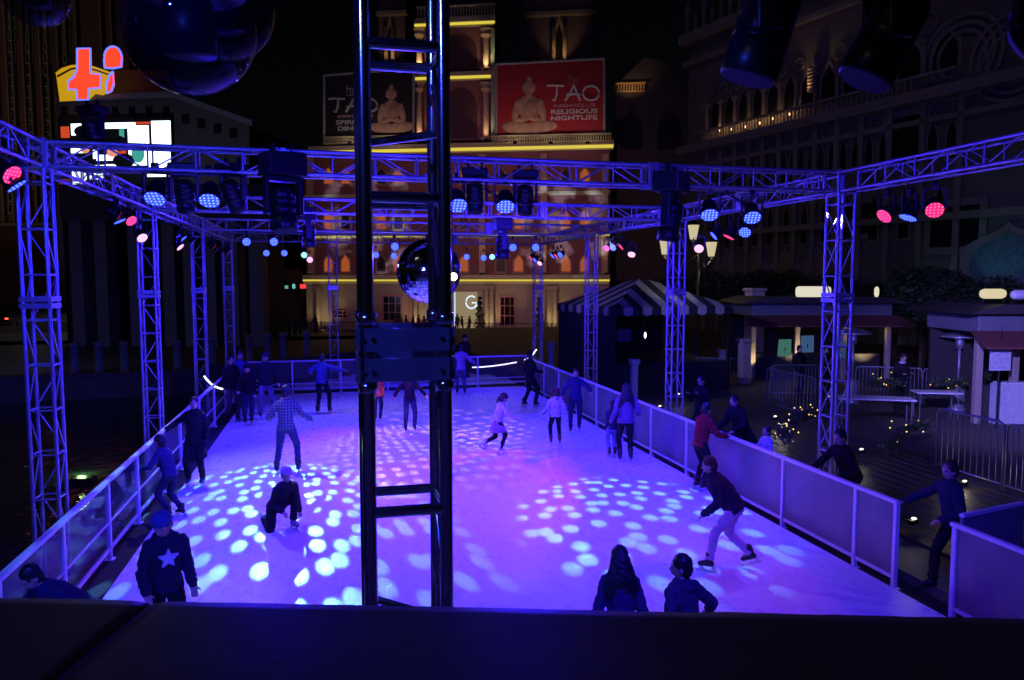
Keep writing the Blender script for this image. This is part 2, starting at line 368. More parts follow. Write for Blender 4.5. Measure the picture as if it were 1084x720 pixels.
    if style == 'curly':
        for i in range(34):
            a = random.uniform(0, 2*PI); z = random.uniform(-.12, .1); r_ = .085+.02*random.random()
            x, y = r_*math.cos(a), r_*math.sin(a)-.02
            if y > .04 and z < .05: continue
            E(x, y, z, .03, .03, .03)
    if style == 'ponytail':
        E(0, -.11, .0, .03, .04, .035); E(0, -.14, -.08, .03, .03, .09)
    me = remesh(hb, .011*hs/s if style == 'long' else .012, 1, .009*hs, 34, pc); me.materials.append(hm); mobj('hair', me, t)
    if cap:
        cb = MB(); cb.ell(hc+hd_q@(V((0, -.005, .062))*hs), V((.094, .108, .085))*hs, hd_q); cm = cloth(*cap)
        if style == 'beanie': cb.ell(hc+hd_q@(V((0, -.01, .045))*hs), V((.098, .11, .05))*hs, hd_q)
        me = remesh(cb, .012, 1, .003, 20, 3); me.materials.append(cm); cp_ = mobj('cap', me, t)
        if style != 'beanie':
            v_ = MB(); v_.ell((0, 0, 0), (.07*hs, .06*hs, .008*hs)); v_.v = [tuple(hc+hd_q@(V(p)+V((0, .12, .055))*hs)) for p in v_.v]; v_.build('visor', cm, cp_, True)
    if scarf:
        sc = MB(); pts = [nk+qz@(V((.085*math.cos(a), .085*math.sin(a), .01))*s) for a in [R(30*i) for i in range(13)]]; sc.path(pts, .04*s, 8); sc.build('scarf', cloth(*scarf), t, True)
    return t
def G0(px, py): return atZ(px, py, 0)

def plaid():
    m = bpy.data.materials.new('plaid_shirt'); m.use_nodes = True; nt = m.node_tree; N = nt.nodes; L = nt.links; b = N['Principled BSDF']; b.inputs['Roughness'].default_value = .85
    tc = N.new('ShaderNodeTexCoord'); w1 = N.new('ShaderNodeTexWave'); w2 = N.new('ShaderNodeTexWave'); w1.bands_direction = 'X'; w2.bands_direction = 'Z'
    for w in (w1, w2): w.inputs['Scale'].default_value = 5.5; L.new(tc.outputs['Object'], w.inputs['Vector'])
    mm = N.new('ShaderNodeMath'); mm.operation = 'ADD'; L.new(w1.outputs['Fac'], mm.inputs[0]); L.new(w2.outputs['Fac'], mm.inputs[1])
    cr = N.new('ShaderNodeValToRGB'); cr.color_ramp.elements[0].position = .25; cr.color_ramp.elements[1].position = 1.6/2; cr.color_ramp.elements[0].color = (.03, .045, .05, 1); cr.color_ramp.elements[1].color = (.16, .22, .19, 1)
    dv = N.new('ShaderNodeMath'); dv.operation = 'MULTIPLY'; dv.inputs[1].default_value = .5; L.new(mm.outputs[0], dv.inputs[0]); L.new(dv.outputs[0], cr.inputs['Fac']); L.new(cr.outputs['Color'], b.inputs['Base Color']); return m
def spots():
    m = bpy.data.materials.new('dotted_jacket'); m.use_nodes = True; nt = m.node_tree; N = nt.nodes; L = nt.links; b = N['Principled BSDF']; b.inputs['Roughness'].default_value = .85
    tc = N.new('ShaderNodeTexCoord'); v = N.new('ShaderNodeTexVoronoi'); v.inputs['Scale'].default_value = 9; L.new(tc.outputs['Object'], v.inputs['Vector'])
    cr = N.new('ShaderNodeValToRGB'); cr.color_ramp.elements[0].position = .28; cr.color_ramp.elements[1].position = .32; cr.color_ramp.elements[0].color = (.1, .06, .12, 1); cr.color_ramp.elements[1].color = (.6, .5, .58, 1)
    L.new(v.outputs['Distance'], cr.inputs['Fac']); L.new(cr.outputs['Color'], b.inputs['Base Color']); return m
BK = ('black', (.012, .012, .016)); DN = ('denim', (.045, .05, .1)); NV = ('navy', (.025, .03, .07)); GY = ('grey', (.12, .12, .14))
hand_rail = 1.1
person(G0(208, 514), 185, 1.66, 'woman in a black knee-length coat holding the left fence with one hand', BK, ('black_tights', (.012, .012, .014)), 'black', 'short', dict(hl=(-.1, .1, -.45), hr=(.36, .12, -.26), hy=-12, fl=(-.12, .0, 0), fr=(.14, 0, 0)), coat=True, fem=True, skate_col=(.03, .03, .06), gloves=True)
person(G0(178, 548), -62, 1.38, 'child in a blue jacket leaning against the left fence with an arm over the rail', ('royal_blue', (.04, .04, .11)), NV, 'black', 'short', dict(lean=18, hl=(-.12, .4, -.16), hr=(.1, .42, -.22), pel=(0, -.06, .72), fl=(-.1, -.1, 0), fr=(.1, -.26, 0), hp=10), child=True)
person(atZ(178, 712, 0), 158, 1.66, 'person in a dark hoodie with a pale star emblem at the lower left', ('dark_hoodie', (.02, .02, .05)), BK, 'black', 'beanie', dict(lean=14, hl=(-.06, .24, -.38), hr=(.06, .26, -.36), hp=16, hy=35), hood=True, emblem=1, cap=('blue_knit', (.06, .07, .25)), bulk=1.0)
person(V((-2.35, 7.3, 0)), -128, 1.55, 'dark-haired skater bending low over the left fence at the bottom left', ('dark_blue_coat', (.02, .02, .08)), BK, 'black', 'short', dict(lean=48, pel=(0, -.15, .82), hl=(-.35, .25, -.15), hr=(.3, .35, -.1), fl=(-.15, -.1, 0), fr=(.15, -.2, 0), hp=10))
person(G0(246, 446), 150, 1.78, 'tall person in black standing leftmost in the group at the far left', BK, ('brown_trousers', (.06, .045, .05)), 'black', 'short', dict(fl=(-.1, .1, 0), fr=(.12, -.05, 0), hl=(-.1, .2, -.35)), group='skaters standing in a group')
person(G0(263, 449), 175, 1.58, 'short person in a black jacket in the middle of the group at the far left', BK, NV, 'black', 'beanie', dict(hr=(.1, .2, -.38)), cap=BK, group='skaters standing in a group')
person(G0(256, 440), 160, 1.82, 'tall person in blue-grey behind the short one in the far left group', ('slate_blue', (.05, .05, .14)), DN, 'black', 'short', dict(hl=(-.2, .15, -.4)), group='skaters standing in a group')
person(G0(282, 442), 170, 1.8, 'man in a dark open jacket and pale jeans standing rightmost in the far left group', ('charcoal_jacket', (.02, .02, .03)), ('pale_jeans', (.14, .14, .22)), 'black', 'beanie', dict(fl=(-.18, 0, 0), fr=(.16, .1, 0), hl=(-.14, .12, -.45), hr=(.14, .12, -.45)), cap=NV, bulk=1.12, group='skaters standing in a group')
person(G0(304, 502), 8, 1.75, 'man in a plaid shirt and jeans seen from behind in the left of the rink', legs=DN, hair='black', pattern=plaid(), pose=dict(fl=(-.2, 0, 0), fr=(.2, .1, 0), hl=(-.22, .22, -.32), hr=(.3, .15, -.34), lean=4))
person(G0(299, 560), 148, 1.62, 'person in a dark jacket and cap crouching on one knee on the ice', ('dark_jacket', (.02, .018, .025)), BK, 'black', 'short', dict(pel=(0, -.14, .36), lean=40, fl=(-.1, .18, 0), fr=(.12, -.38, -.03, 65), kl=(-.1, 1, .8), kr=(.15, 1, .0), hl=(-.2, .2, -.52), hr=(-.02, .32, -.2), hp=-14, hy=20), cap=('white_pink_cap', (.5, .35, .4)), skates=True, skate_col=(.16, .16, .18))
person(G0(341, 438), 20, 1.72, 'man in a bright blue shirt with arms held out near the far fence', ('bright_blue', (.05, .07, .22)), BK, 'black', 'short', dict(hl=(-.3, .3, -.2), hr=(.45, .2, -.12), fl=(-.12, -.05, 0), fr=(.18, .12, 0), lean=8))
person(G0(400, 446), 10, 1.35, 'child in an orange top half hidden behind the left tube of the silver tower', ('orange_top', (.6, .14, .06)), NV, 'brown', 'short', dict(hl=(-.15, .15, -.4)), child=True)
person(G0(434, 457), 178, 1.56, 'woman in a dark coat with both arms held away, framed inside the silver tower', ('plum_black', (.025, .015, .03)), DN, 'brown', 'long', dict(hl=(-.3, .08, -.36), hr=(.3, .08, -.36), fl=(-.13, 0, 0), fr=(.13, .05, 0)), fem=True, coat=False)
person(G0(488, 418), 5, 1.68, 'skater in a pale purple jersey with a dark number, back turned at the far fence', ('mauve_jersey', (.38, .2, .5)), ('jeans_two', (.08, .08, .2)), 'black', 'short', dict(hl=(-.2, .1, -.42), hr=(.32, .15, -.3), fl=(-.13, 0, 0), fr=(.13, 0, 0)))
person(V((atY(492, 380, 27.6).x, 27.6, -.02)), 180, 1.85, 'tall dark spectator behind the far fence with a blue-lit face', BK, BK, 'black', 'beanie', dict(), cap=BK, skates=False)
person(G0(527, 481), 75, 1.32, 'girl with a pale pink top and white skates gliding with one leg back', ('pale_pink_top', (.62, .5, .62)), ('black_leggings', (.015, .012, .015)), 'brown', 'ponytail', dict(lean=14, fl=(-.05, -.42, .2, 35), fr=(.05, .06, 0), hl=(-.2, .38, -.2), hr=(.3, .3, -.22), hp=14), child=True, skate_col=(.7, .7, .72), skirt=('rose_skirt', (.4, .2, .35)), fem=True, cap=('brown_knit', (.06, .03, .03)))
person(G0(588, 471), 5, 1.30, 'curly-haired child in a pale dotted jacket seen from behind right of the middle', legs=BK, hair='brown', style='curly', pose=dict(hl=(-.2, .1, -.4), hr=(.2, .1, -.4), fl=(-.14, 0, 0), fr=(.14, 0, 0)), child=True, pattern=spots(), skate_col=(.12, .04, .04))
person(G0(561, 431), 60, 1.7, 'slim skater dressed in black beside the right fence near the far corner', BK, BK, 'black', 'beanie', dict(hl=(-.05, .15, -.42), hr=(.15, .25, -.3), fl=(-.15, -.12, 0), fr=(.15, .08, 0)), cap=BK, bulk=.9)
person(G0(609, 457), 200, 1.62, 'skater in a deep blue jacket passing close to the right fence', ('deep_blue', (.03, .03, .13)), NV, 'black', 'short', dict(lean=10, hl=(-.25, .3, -.2), hr=(.2, .2, -.35), fl=(-.1, -.2, 0), fr=(.12, .15, 0)))
person(G0(662, 489), 12, 1.66, 'woman with long dark hair and a mauve jacket seen from behind at the right fence', ('mauve_jacket', (.16, .1, .2)), BK, 'black', 'long', dict(fl=(-.12, 0, 0), fr=(.12, 0, 0), hl=(-.14, .08, -.45), hr=(.14, .2, -.36)), bulk=1.15, fem=True)
person(G0(648, 484), 5, 1.2, 'small child in dark clothes close to the woman in the mauve jacket', NV, ('pale_trousers', (.2, .2, .35)), 'black', 'short', dict(hr=(.1, .1, -.4)), child=True)
person(G0(771, 603), -60, 1.62, 'skater in pale pink trousers and a dark top leaning forward beside the right fence', ('dark_top', (.03, .02, .05)), ('pale_pink_trousers', (.62, .36, .52)), 'brown', 'short', dict(lean=38, pel=(0, -.05, .86), fl=(-.16, .26, 0), fr=(.14, -.3, .06, 20), hl=(-.15, .35, -.25), hr=(.15, .1, -.45), hp=-5), bulk=1.1)
person(V((6.45, 12.3, 0)), 75, 1.6, 'person in a red jacket holding on to the right fence', ('deep_red', (.2, .015, .02)), BK, 'black', 'short', dict(lean=12, hl=(-.1, .42, -.22), hr=(.1, .42, -.22), hp=10), gloves=True)
OUT = LFL
def O(px, X): p = atX(px, 450, X); return V((p.x, p.y, OUT))
person(O(742, 8.3), -110, 1.68, 'spectator in black lifting a small camera behind the right fence', BK, BK, 'black', 'short', dict(hl=(-.02, .26, -.08), hr=(.02, .26, -.1), hp=8), skates=False)
person(O(786, 8.0), -100, 1.62, 'dark-coated spectator bending over the right fence beside a child', BK, BK, 'black', 'short', dict(lean=24, hl=(-.1, .4, -.2), hr=(.1, .4, -.25)), skates=False, bulk=1.2, coat=True)
person(O(812, 7.7), -95, 1.18, 'small child in a pale jacket looking over the right fence', ('pale_lilac', (.4, .38, .5)), BK, 'black', 'short', dict(hl=(-.08, .3, -.15), hr=(.08, .3, -.15)), child=True, skates=False)
person(O(893, 7.55), -100, 1.72, 'man in a dark suit leaning on the right fence behind the nearest panels', BK, BK, 'black', 'short', dict(lean=30, pel=(0, -.2, .86), hl=(-.05, .38, -.2), hr=(.28, .36, -.24), hp=-5), skates=False, scarf=None)
person(V((7.45, 7.6, OUT)), -75, 1.66, 'person in a blue sleeved top in the gate gap, hand on the fence end', ('blue_sleeves', (.015, .025, .06)), BK, 'brown', 'short', dict(lean=10, hl=(-.1, .3, -.3), hr=(.3, .4, -.25), fl=(-.1, -.2, 0), fr=(.1, .2, 0), hy=-20), skates=False)
person(atZ(952, 436, OUT), -170, 1.78, 'man in a dark suit and white shirt standing among the tables reading his phone', BK, BK, 'black', 'short', dict(hl=(.05, .3, -.22), hr=(-.05, .28, -.24), hp=22, hy=-10), skates=False, scarf=('white_collar', (.5, .5, .6)))
person(atZ(845, 418, OUT), 170, 1.7, 'dark silhouette standing between the lit screens under the kiosk', BK, BK, 'black', 'short', dict(hl=(-.05, .3, -.3)), skates=False)
person(atZ(873, 420, OUT), 190, 1.7, 'dark silhouette right of the blue-lit screen under the kiosk', BK, BK, 'black', 'short', dict(hr=(.05, .3, -.3)), skates=False)
# foreground pair just below the parapet edge
bh = G0(735, 820); 
p1 = V((*atD(726, 620, 6.15).xy, 0)); p2 = V((*atD(658, 620, 6.3).xy, 0))
person(p1, -22, 1.50, 'short-haired boy in a dark hooded jacket looking left at the bottom edge', ('slate_jacket', (.045, .04, .07)), BK, 'black', 'short', dict(lean=6, hl=(-.18, .12, -.4), hr=(.34, .1, -.34), hy=-42), hood=True, voxel=.009)
person(p2, 12, 1.50, 'girl with long loose dark hair seen from behind at the bottom edge', ('violet_black', (.04, .025, .08)), BK, 'black', 'long', dict(lean=14, hl=(-.2, .1, -.46), hr=(.16, .02, -.48), el=(.2, -1, 0), er=(-.2, -1, 0)), fem=True, voxel=.009)
# street crowd: four prototypes, copied
crowd = []
cp_ = [(('crowd_dark', (.03, .02, .025)), DN, 'black', 'short'), (('crowd_red', (.16, .04, .04)), BK, 'brown', 'short'), (('crowd_grey', (.08, .07, .08)), NV, 'black', 'short'), (('crowd_brown', (.08, .05, .04)), BK, 'brown', 'short')]
pts = [(283, 352, 68), (287, 351, 71), (292, 353, 67), (297, 352, 69), (302, 351, 72), (307, 353, 67), (312, 352, 70), (317, 351, 72), (322, 352, 69), (419, 351, 72), (424, 351.5, 71), (430, 351, 72), (437, 352, 70), (443, 351, 72), (449, 351, 71), (484, 349, 73), (489, 349, 72), (497, 349, 72), (334, 351, 72)]
cl = ['at the far left end', 'second in the left crowd', 'third in the left crowd', 'fourth in the left crowd', 'fifth in the left crowd', 'sixth in the left crowd', 'seventh in the left crowd', 'eighth in the left crowd', 'nearest the first facade column', 'leftmost seen between the tower tubes', 'second between the tower tubes', 'third between the tower tubes', 'fourth between the tower tubes', 'below the mirror ball, left', 'below the mirror ball, right', 'left by the lit entrance', 'right by the lit entrance', 'right of the lit entrance by the topiary', 'alone between the first facade columns']
for i, (px, py, D) in enumerate(pts):
    p = atD(px, py, D); p = V((p.x, p.y, -1.19)); k = i % 4
    if len(crowd) <= k:
        c = cp_[k]; o = person(p, 120+70*k, 1.72, 'x', c[0], c[1], c[2], c[3], dict(hl=(-.1, .15, -.4)), skates=False, voxel=.02); crowd.append(o)
    else: o = copy_tree(crowd[k]); o.location = p; o.rotation_euler = (0, 0, random.uniform(0, 6.28))
    s_ = random.uniform(.95, 1.06); o.scale = (s_, s_, s_)
    tag(o, f'distant pedestrian before the palace facade, {cl[i]}', 'person', 'pedestrians on the far street')

bpy.data.scenes.remove(TS)
# ================================================================== SETTING
def water_mat():
    m = bpy.data.materials.new('lagoon_water'); m.use_nodes = True; nt = m.node_tree; N = nt.nodes; L = nt.links; b = N['Principled BSDF']
    b.inputs['Base Color'].default_value = (.012, .03, .028, 1); b.inputs['Roughness'].default_value = .08
    tc = N.new('ShaderNodeTexCoord'); n = N.new('ShaderNodeTexNoise'); n.inputs['Scale'].default_value = 2.2; n.inputs['Detail'].default_value = 4
    bp = N.new('ShaderNodeBump'); bp.inputs['Strength'].default_value = .55; bp.inputs['Distance'].default_value = .12
    L.new(tc.outputs['Object'], n.inputs['Vector']); L.new(n.outputs['Fac'], bp.inputs['Height']); L.new(bp.outputs['Normal'], b.inputs['Normal'])
    return m
def ice_mat():
    m = bpy.data.materials.new('scratched_ice'); m.use_nodes = True; nt = m.node_tree; N = nt.nodes; L = nt.links; b = N['Principled BSDF']
    tc = N.new('ShaderNodeTexCoord'); n = N.new('ShaderNodeTexNoise'); n.inputs['Scale'].default_value = 1.3; n.inputs['Detail'].default_value = 8
    L.new(tc.outputs['Object'], n.inputs['Vector'])
    # skate scratches: stretched noise, in two directions
    def scr(rot, sx, sy):
        mp = N.new('ShaderNodeMapping'); mp.inputs['Rotation'].default_value = (0, 0, R(rot)); mp.inputs['Scale'].default_value = (sx, sy, 1)
        nn = N.new('ShaderNodeTexNoise'); nn.inputs['Scale'].default_value = 3; nn.inputs['Detail'].default_value = 5; nn.inputs['Distortion'].default_value = .6
        L.new(tc.outputs['Object'], mp.inputs['Vector']); L.new(mp.outputs[0], nn.inputs['Vector']); return nn
    a = scr(18, 3, 1.6); c = scr(-50, 2.4, 1.2)
    def lines(sc, seed, w):
        mp = N.new('ShaderNodeMapping'); mp.inputs['Location'].default_value = (seed, seed*2, 0); n3 = N.new('ShaderNodeTexNoise'); n3.inputs['Scale'].default_value = .55; n3.inputs['Detail'].default_value = 2
        L.new(tc.outputs['Object'], mp.inputs['Vector']); L.new(mp.outputs[0], n3.inputs['Vector'])
        m2 = N.new('ShaderNodeVectorMath'); m2.operation = 'MULTIPLY_ADD'; m2.inputs[1].default_value = (3.2, 3.2, 0); L.new(n3.outputs['Color'], m2.inputs[0]); L.new(mp.outputs[0], m2.inputs[2])
        v3 = N.new('ShaderNodeTexVoronoi'); v3.voronoi_dimensions = '2D'; v3.feature = 'DISTANCE_TO_EDGE'; v3.inputs['Scale'].default_value = sc; L.new(m2.outputs[0], v3.inputs['Vector'])
        r3 = N.new('ShaderNodeMapRange'); r3.inputs['From Max'].default_value = w; r3.inputs['To Min'].default_value = 1; r3.inputs['To Max'].default_value = 0; L.new(v3.outputs['Distance'], r3.inputs['Value']); return r3
    l1 = lines(1.1, 3, .012); l2 = lines(1.9, 8, .014); l3 = lines(.6, 15, .008)
    la = N.new('ShaderNodeMath'); la.operation = 'ADD'; lb = N.new('ShaderNodeMath'); lb.operation = 'ADD'; L.new(l1.outputs[0], la.inputs[0]); L.new(l2.outputs[0], la.inputs[1]); L.new(la.outputs[0], lb.inputs[0]); L.new(l3.outputs[0], lb.inputs[1])
    lm = N.new('ShaderNodeMath'); lm.operation = 'MULTIPLY'; lm.inputs[1].default_value = .35; L.new(lb.outputs[0], lm.inputs[0])
    mx = N.new('ShaderNodeMath'); mx.operation = 'MULTIPLY'; L.new(a.outputs['Fac'], mx.inputs[0]); L.new(c.outputs['Fac'], mx.inputs[1])
    ad0 = N.new('ShaderNodeMath'); ad0.operation = 'ADD'; L.new(mx.outputs[0], ad0.inputs[0]); L.new(n.outputs['Fac'], ad0.inputs[1])
    ad = N.new('ShaderNodeMath'); ad.operation = 'ADD'; L.new(ad0.outputs[0], ad.inputs[0]); L.new(lm.outputs[0], ad.inputs[1])
    cr = N.new('ShaderNodeValToRGB'); cr.color_ramp.elements[0].position = .45; cr.color_ramp.elements[1].position = .95
    cr.color_ramp.elements[0].color = (.76, .78, .82, 1); cr.color_ramp.elements[1].color = (.82, .84, .88, 1)
    L.new(ad.outputs[0], cr.inputs['Fac']); L.new(cr.outputs['Color'], b.inputs['Base Color'])
    rr = N.new('ShaderNodeMapRange'); rr.inputs['To Min'].default_value = .22; rr.inputs['To Max'].default_value = .5; L.new(mx.outputs[0], rr.inputs['Value']); L.new(rr.outputs[0], b.inputs['Roughness'])
    nf = N.new('ShaderNodeTexNoise'); nf.inputs['Scale'].default_value = 55; nf.inputs['Detail'].default_value = 4; L.new(tc.outputs['Object'], nf.inputs['Vector'])
    ad2 = N.new('ShaderNodeMath'); ad2.operation = 'ADD'; L.new(lm.outputs[0], ad2.inputs[0]); L.new(nf.outputs['Fac'], ad2.inputs[1])
    bp = N.new('ShaderNodeBump'); bp.inputs['Strength'].default_value = .32; bp.inputs['Distance'].default_value = .012; L.new(ad2.outputs[0], bp.inputs['Height']); L.new(bp.outputs['Normal'], b.inputs['Normal'])
    return m
ASPH = mat('asphalt', (.045, .045, .048), .85, 0, .3, 3, .3, 60)
PAVE = mat('plaza_paving', (.1, .085, .075), .6, 0, .35, 1.5, .4, 20)
STONE = mat('quay_stone', (.2, .17, .15), .75, 0, .35, 1.5, .3, 12)
CREAM = mat('cream_stone', (.38, .31, .25), .75, 0, .2, .8, .2, 6)
MAROON = mat('rose_stucco', (.26, .11, .11), .8, 0, .25, .5, .2, 4)
DARKB = mat('dark_stucco', (.06, .055, .06), .85, 0, .3, .6)
DST = mat('drab_stone', (.2, .17, .15), .85, 0, .4, .7, .5, 5)  # one even drab stone tone with random variation
GLASSD = mat('dark_window', (.01, .011, .014), .12, 0, .2)

WZ = -2.0
struct('water', MB().box((-60, -6, WZ-.3), (9, 66, WZ)), water_mat())
struct('ground', MB().box((-900, 66, -1.7), (900, 1800, -1.2)).box((8.0, -20, -1.7), (900, 66, -1.25)), PAVE)
# paved strip along the left, beyond the lagoon, reaching the street
struct('quay_ground', MB().prismz([(-60, 36), (-8, 41), (2, 50), (9.0, 60), (9.0, 70), (-60, 70)], -1.7, -1.2), PAVE)
struct('road', MB().prismz([(-300, 74), (4, 82), (4, 96), (-300, 140)], -1.195, -1.185), ASPH)
struct('plaza', MB().box((7.3, -4, -1.0), (60, 60, -.03)), PAVE)
ICE = ice_mat()
struct('ice', MB().box((-2.72, -1, -.25), (6.72, 26.25, 0)), ICE)
struct('rink_deck', MB().box((-4.1, -1, -.5), (-2.73, 27, -.02)).box((6.73, -1, -.5), (7.29, 27, -.155)).box((-2.73, 26.26, -.5), (6.73, 27, -.02)), RUB)
# bridge the camera stands on
struct('bridge_deck', MB().box((-8, -3.2, 1.9), (8, .3, 2.2)), PAVE)

# parapet
pa, pb = atZ(0, 629, 3.35), atZ(1084, 651, 3.35)
d = (pb-pa).normalized(); nrm = V((-d.y, d.x, 0)); ang = math.atan2(d.y, d.x)
PM = mat('parapet_stone', (.16, .13, .105), .42, 0, .55, 5, .05, 160, spec=.5)
jx = (atZ(131, 660, 3.35)-pa).dot(d)
par = thing('parapet_wall', 'dark stone parapet wall with a joint in its coping, filling the bottom edge', 'wall', pa, ang)
def coping(x0, x1):
    mb = MB(); bm = bmesh.new(); nx = int((x1-x0)/.02)+1; ny = 26
    nx = min(nx, 260)
    pts = []
    prof = [(0, -.16), (0, -.012), (-.012, 0)]+[(-.012-.5*i/ny, 0) for i in range(1, ny+1)]+[(-.53, -.16)]
    for i in range(nx+1):
        x = x0+(x1-x0)*i/nx
        e = .003*max(0, 1-min(abs(x-x0), abs(x-x1))/.012)
        for (y, z) in prof:
            h = .0015*mnoise.noise(V((x*5, y*5, 3)))+.0007*mnoise.noise(V((x*40, y*40, 7)))-e
            pts.append((x+ (.01*mnoise.noise(V((y*14, 1, 5))) if i in (0, nx) else 0), y+(.003*mnoise.noise(V((x*12, 2, z*9))) if y > -.02 else 0), z+h))
    m = len(prof); fs = [(i*m+j, (i+1)*m+j, (i+1)*m+j+1, i*m+j+1) for i in range(nx) for j in range(m-1)]
    fs += [tuple(range(m)), tuple(range(nx*m, (nx+1)*m))]
    return mb.add(pts, fs)

coping(-4, jx-.004).build('coping_stone', PM, par, smooth=True)
coping(jx+.004, 4.5).build('coping_stone', PM, par, smooth=True)
MB().box((-4, -.47, -1.15), (4.5, -.05, -.162)).build('wall_body', PM, par)
MB().box((-8, -.49, -3.4), (9, -.03, -1.16)).build('wall_base', PM, par)

# ================================================================== TRUSSES
unit = {}
def rod(name, a, b, r, parent, m=ALU):
    key = (m.name,)
    if key not in unit: unit[key] = MB().tube((0, 0, 0), (0, 0, 1), 1, n=10).mesh('tube', m, True)
    a = V(a); b = V(b); d = b-a
    return mobj(name, unit[key], parent, a, quat=d.to_track_quat('Z', 'Y'), scale=(r, r, d.length))
HW = .145
def truss(name, label, cat, a, b, group, m=ALU, bay=.56, h0=0, plates=(), rr=.0125, cr=.025, nochord=False):
    """square box truss from a to b"""
    a = V(a); b = V(b); D = (b-a); Ln = D.length; D.normalize()
    U = V((1, 0, 0)) if abs(D.z) > .5 else V((0, 0, 1)); Wd = D.cross(U)
    t = thing(name, label, cat, a, 0, group)
    cs = [U*HW+Wd*HW, U*HW-Wd*HW, -U*HW-Wd*HW, -U*HW+Wd*HW]
    for c in cs: rod('chord', c, c+D*Ln, cr, t, m)
    k0 = h0; s = []
    while k0 < Ln-.05: s.append(k0); k0 += bay
    for i, x in enumerate(s):
        for f in range(4):
            c0, c1 = cs[f], cs[(f+1) % 4]
            rod('rung', c0+D*x, c1+D*x, rr, t, m)
            if x+bay < Ln and f != 1 or (name != 'truss_column' and x+bay < Ln):
                p, q = (c0, c1) if (i+f//2) % 2 else (c1, c0)
                rod('diagonal', p+D*(x+.03), q+D*(x+bay-.03), rr*.8, t, m)
    for x in plates:
        for o in (-.035, .035):
            mb = MB(); e = HW+.03
            q = D.to_track_quat('Z', 'Y')
            for (sx, sy, lx, ly) in ((0, 1, 2*e, .008), (0, -1, 2*e, .008), (1, 0, .008, 2*e), (-1, 0, .008, 2*e)):
                cxy = V((sx*e, sy*e, 0)); vs = []
                for zz in (-.03, .03):
                    for (dx, dy) in ((-1, -1), (1, -1), (1, 1), (-1, 1)): vs.append(D*(x+o*1.2+zz)+ (U*(cxy.x+dx*lx/2)+Wd*(cxy.y+dy*ly/2)))
                mb.add(vs, [(0,3,2,1),(4,5,6,7),(0,1,5,4),(1,2,6,5),(2,3,7,6),(3,0,4,7)])
            mb.build('joint_plate', m, t)
    return t
TZ = 5.33                    # centre height of the horizontal trusses
LX, RX = -3.5, 7.85
YS = [10.5, 16.3, 22.2, 28.4]
ord_ = ['nearest', 'second', 'third', 'farthest']
def column(x, y, label, top=None, group='truss columns around the rink', bottom=-.3):
    t = truss('truss_column', label, 'truss column', (x, y, bottom), (x, y, TZ-HW-.03), group, h0=.25, plates=(3.83,))
    MB().box((-.3, -.3, -.02), (.3, .3, .02)).build('base_plate', ALU, t)
    mb = MB(); e = HW+.03; z0 = TZ-HW-.03-bottom
    for sx in (-1, 1):
        for sy in (-1, 1): mb.box((sx*e-.02, sy*e-.02, z0), (sx*e+.02, sy*e+.02, z0+.36))
    mb.box((-e, -e, z0), (e, e, z0+.02)); mb.box((-e, -e, z0+.34), (e, e, z0+.36))
    mb.build('corner_block', ALU, t)
    return t
sides = [(LX, 'left', 'beside the lagoon on the left'), (RX, 'right', 'outside the right-hand rink fence')]
for X, sd, w in sides:
    for i, y in enumerate(YS):
        column(X, y, f'blue-lit square truss column {w}, {ord_[i]} one of that side')
column(.1, 28.4, 'narrow blue-lit truss column at the middle of the far end, left of the silver tower')
allY = [3.0]+YS
nm = ['nearest the camera', 'from nearest to second column', 'from second to third column', 'at the far end']
for X, sd, w in sides:
    for i in range(4):
        e = .2 if i else .0
        truss('side_truss', f'horizontal box truss on the {sd} rink side, stretch {nm[i]}', 'truss', (X, allY[i]+.2, TZ), (X, allY[i+1]-.2, TZ), 'horizontal trusses above the rink', plates=(2.6,))
cn = ['front cross truss spanning the rink behind the silver tower, carrying big blue lamps', 'second cross truss above the rink, just behind the front one', 'third cross truss above the rink', 'farthest cross truss at the back end of the rink']
for i, y in enumerate(YS):
    truss('cross_truss', cn[i], 'truss', (LX+.2, y, TZ), (RX-.2, y, TZ), 'horizontal trusses above the rink', plates=(2.7, 7.9))
truss('cross_truss', 'near cross truss high at the top edge above the camera side of the rink', 'truss', (LX+.2, 3.0, TZ+.02), (RX-.2, 3.0, TZ+.02), 'horizontal trusses above the rink')

# front tower
tx, ty = .128, 2.79
tw = thing('truss_tower', 'large shiny aluminium truss tower close to the camera in front of the rink', 'truss tower', (tx, ty, 0))
b_ = .285
C4 = {'nl': (0, 0), 'nr': (b_, 0), 'fl': (0, b_), 'fr': (b_, b_)}
for k, (x, y) in C4.items(): rod('chord', (x, y, -.3), (x, y, 5.6), .0255, tw, ALUN)
nh = [.1+.56*i for i in range(0)]
hs = [4.64, 4.10, 2.94, 2.38, 1.82, 1.26, .7, .14]
for h in hs:
    rod('rung', (0, 0, h), (b_, 0, h), .0215, tw, ALUN)
    rod('rung', (0, b_, h-.0), (b_, b_, h), .02, tw, ALUN)
    rod('rung', (0, 0, h), (0, b_, h), .017, tw, ALUN)
    rod('rung', (b_, 0, h), (b_, b_, h), .017, tw, ALUN)
rod('diagonal', (0, b_, 4.335), (b_, 0, 4.335), .016, tw, ALUN)
rod('diagonal', (0, b_, 2.5), (b_, 0, 2.5), .016, tw, ALUN)
for (z0, z1) in ((4.68, 5.2), (4.14, 4.6), (3.66, 4.06), (2.98, 3.4), (2.42, 2.9), (1.86, 2.34)):
    rod('diagonal', (b_, 0, z0), (b_, b_, z1), .012, tw, ALUN)
    rod('diagonal', (0, b_, z0), (0, 0, z1), .012, tw, ALUN)
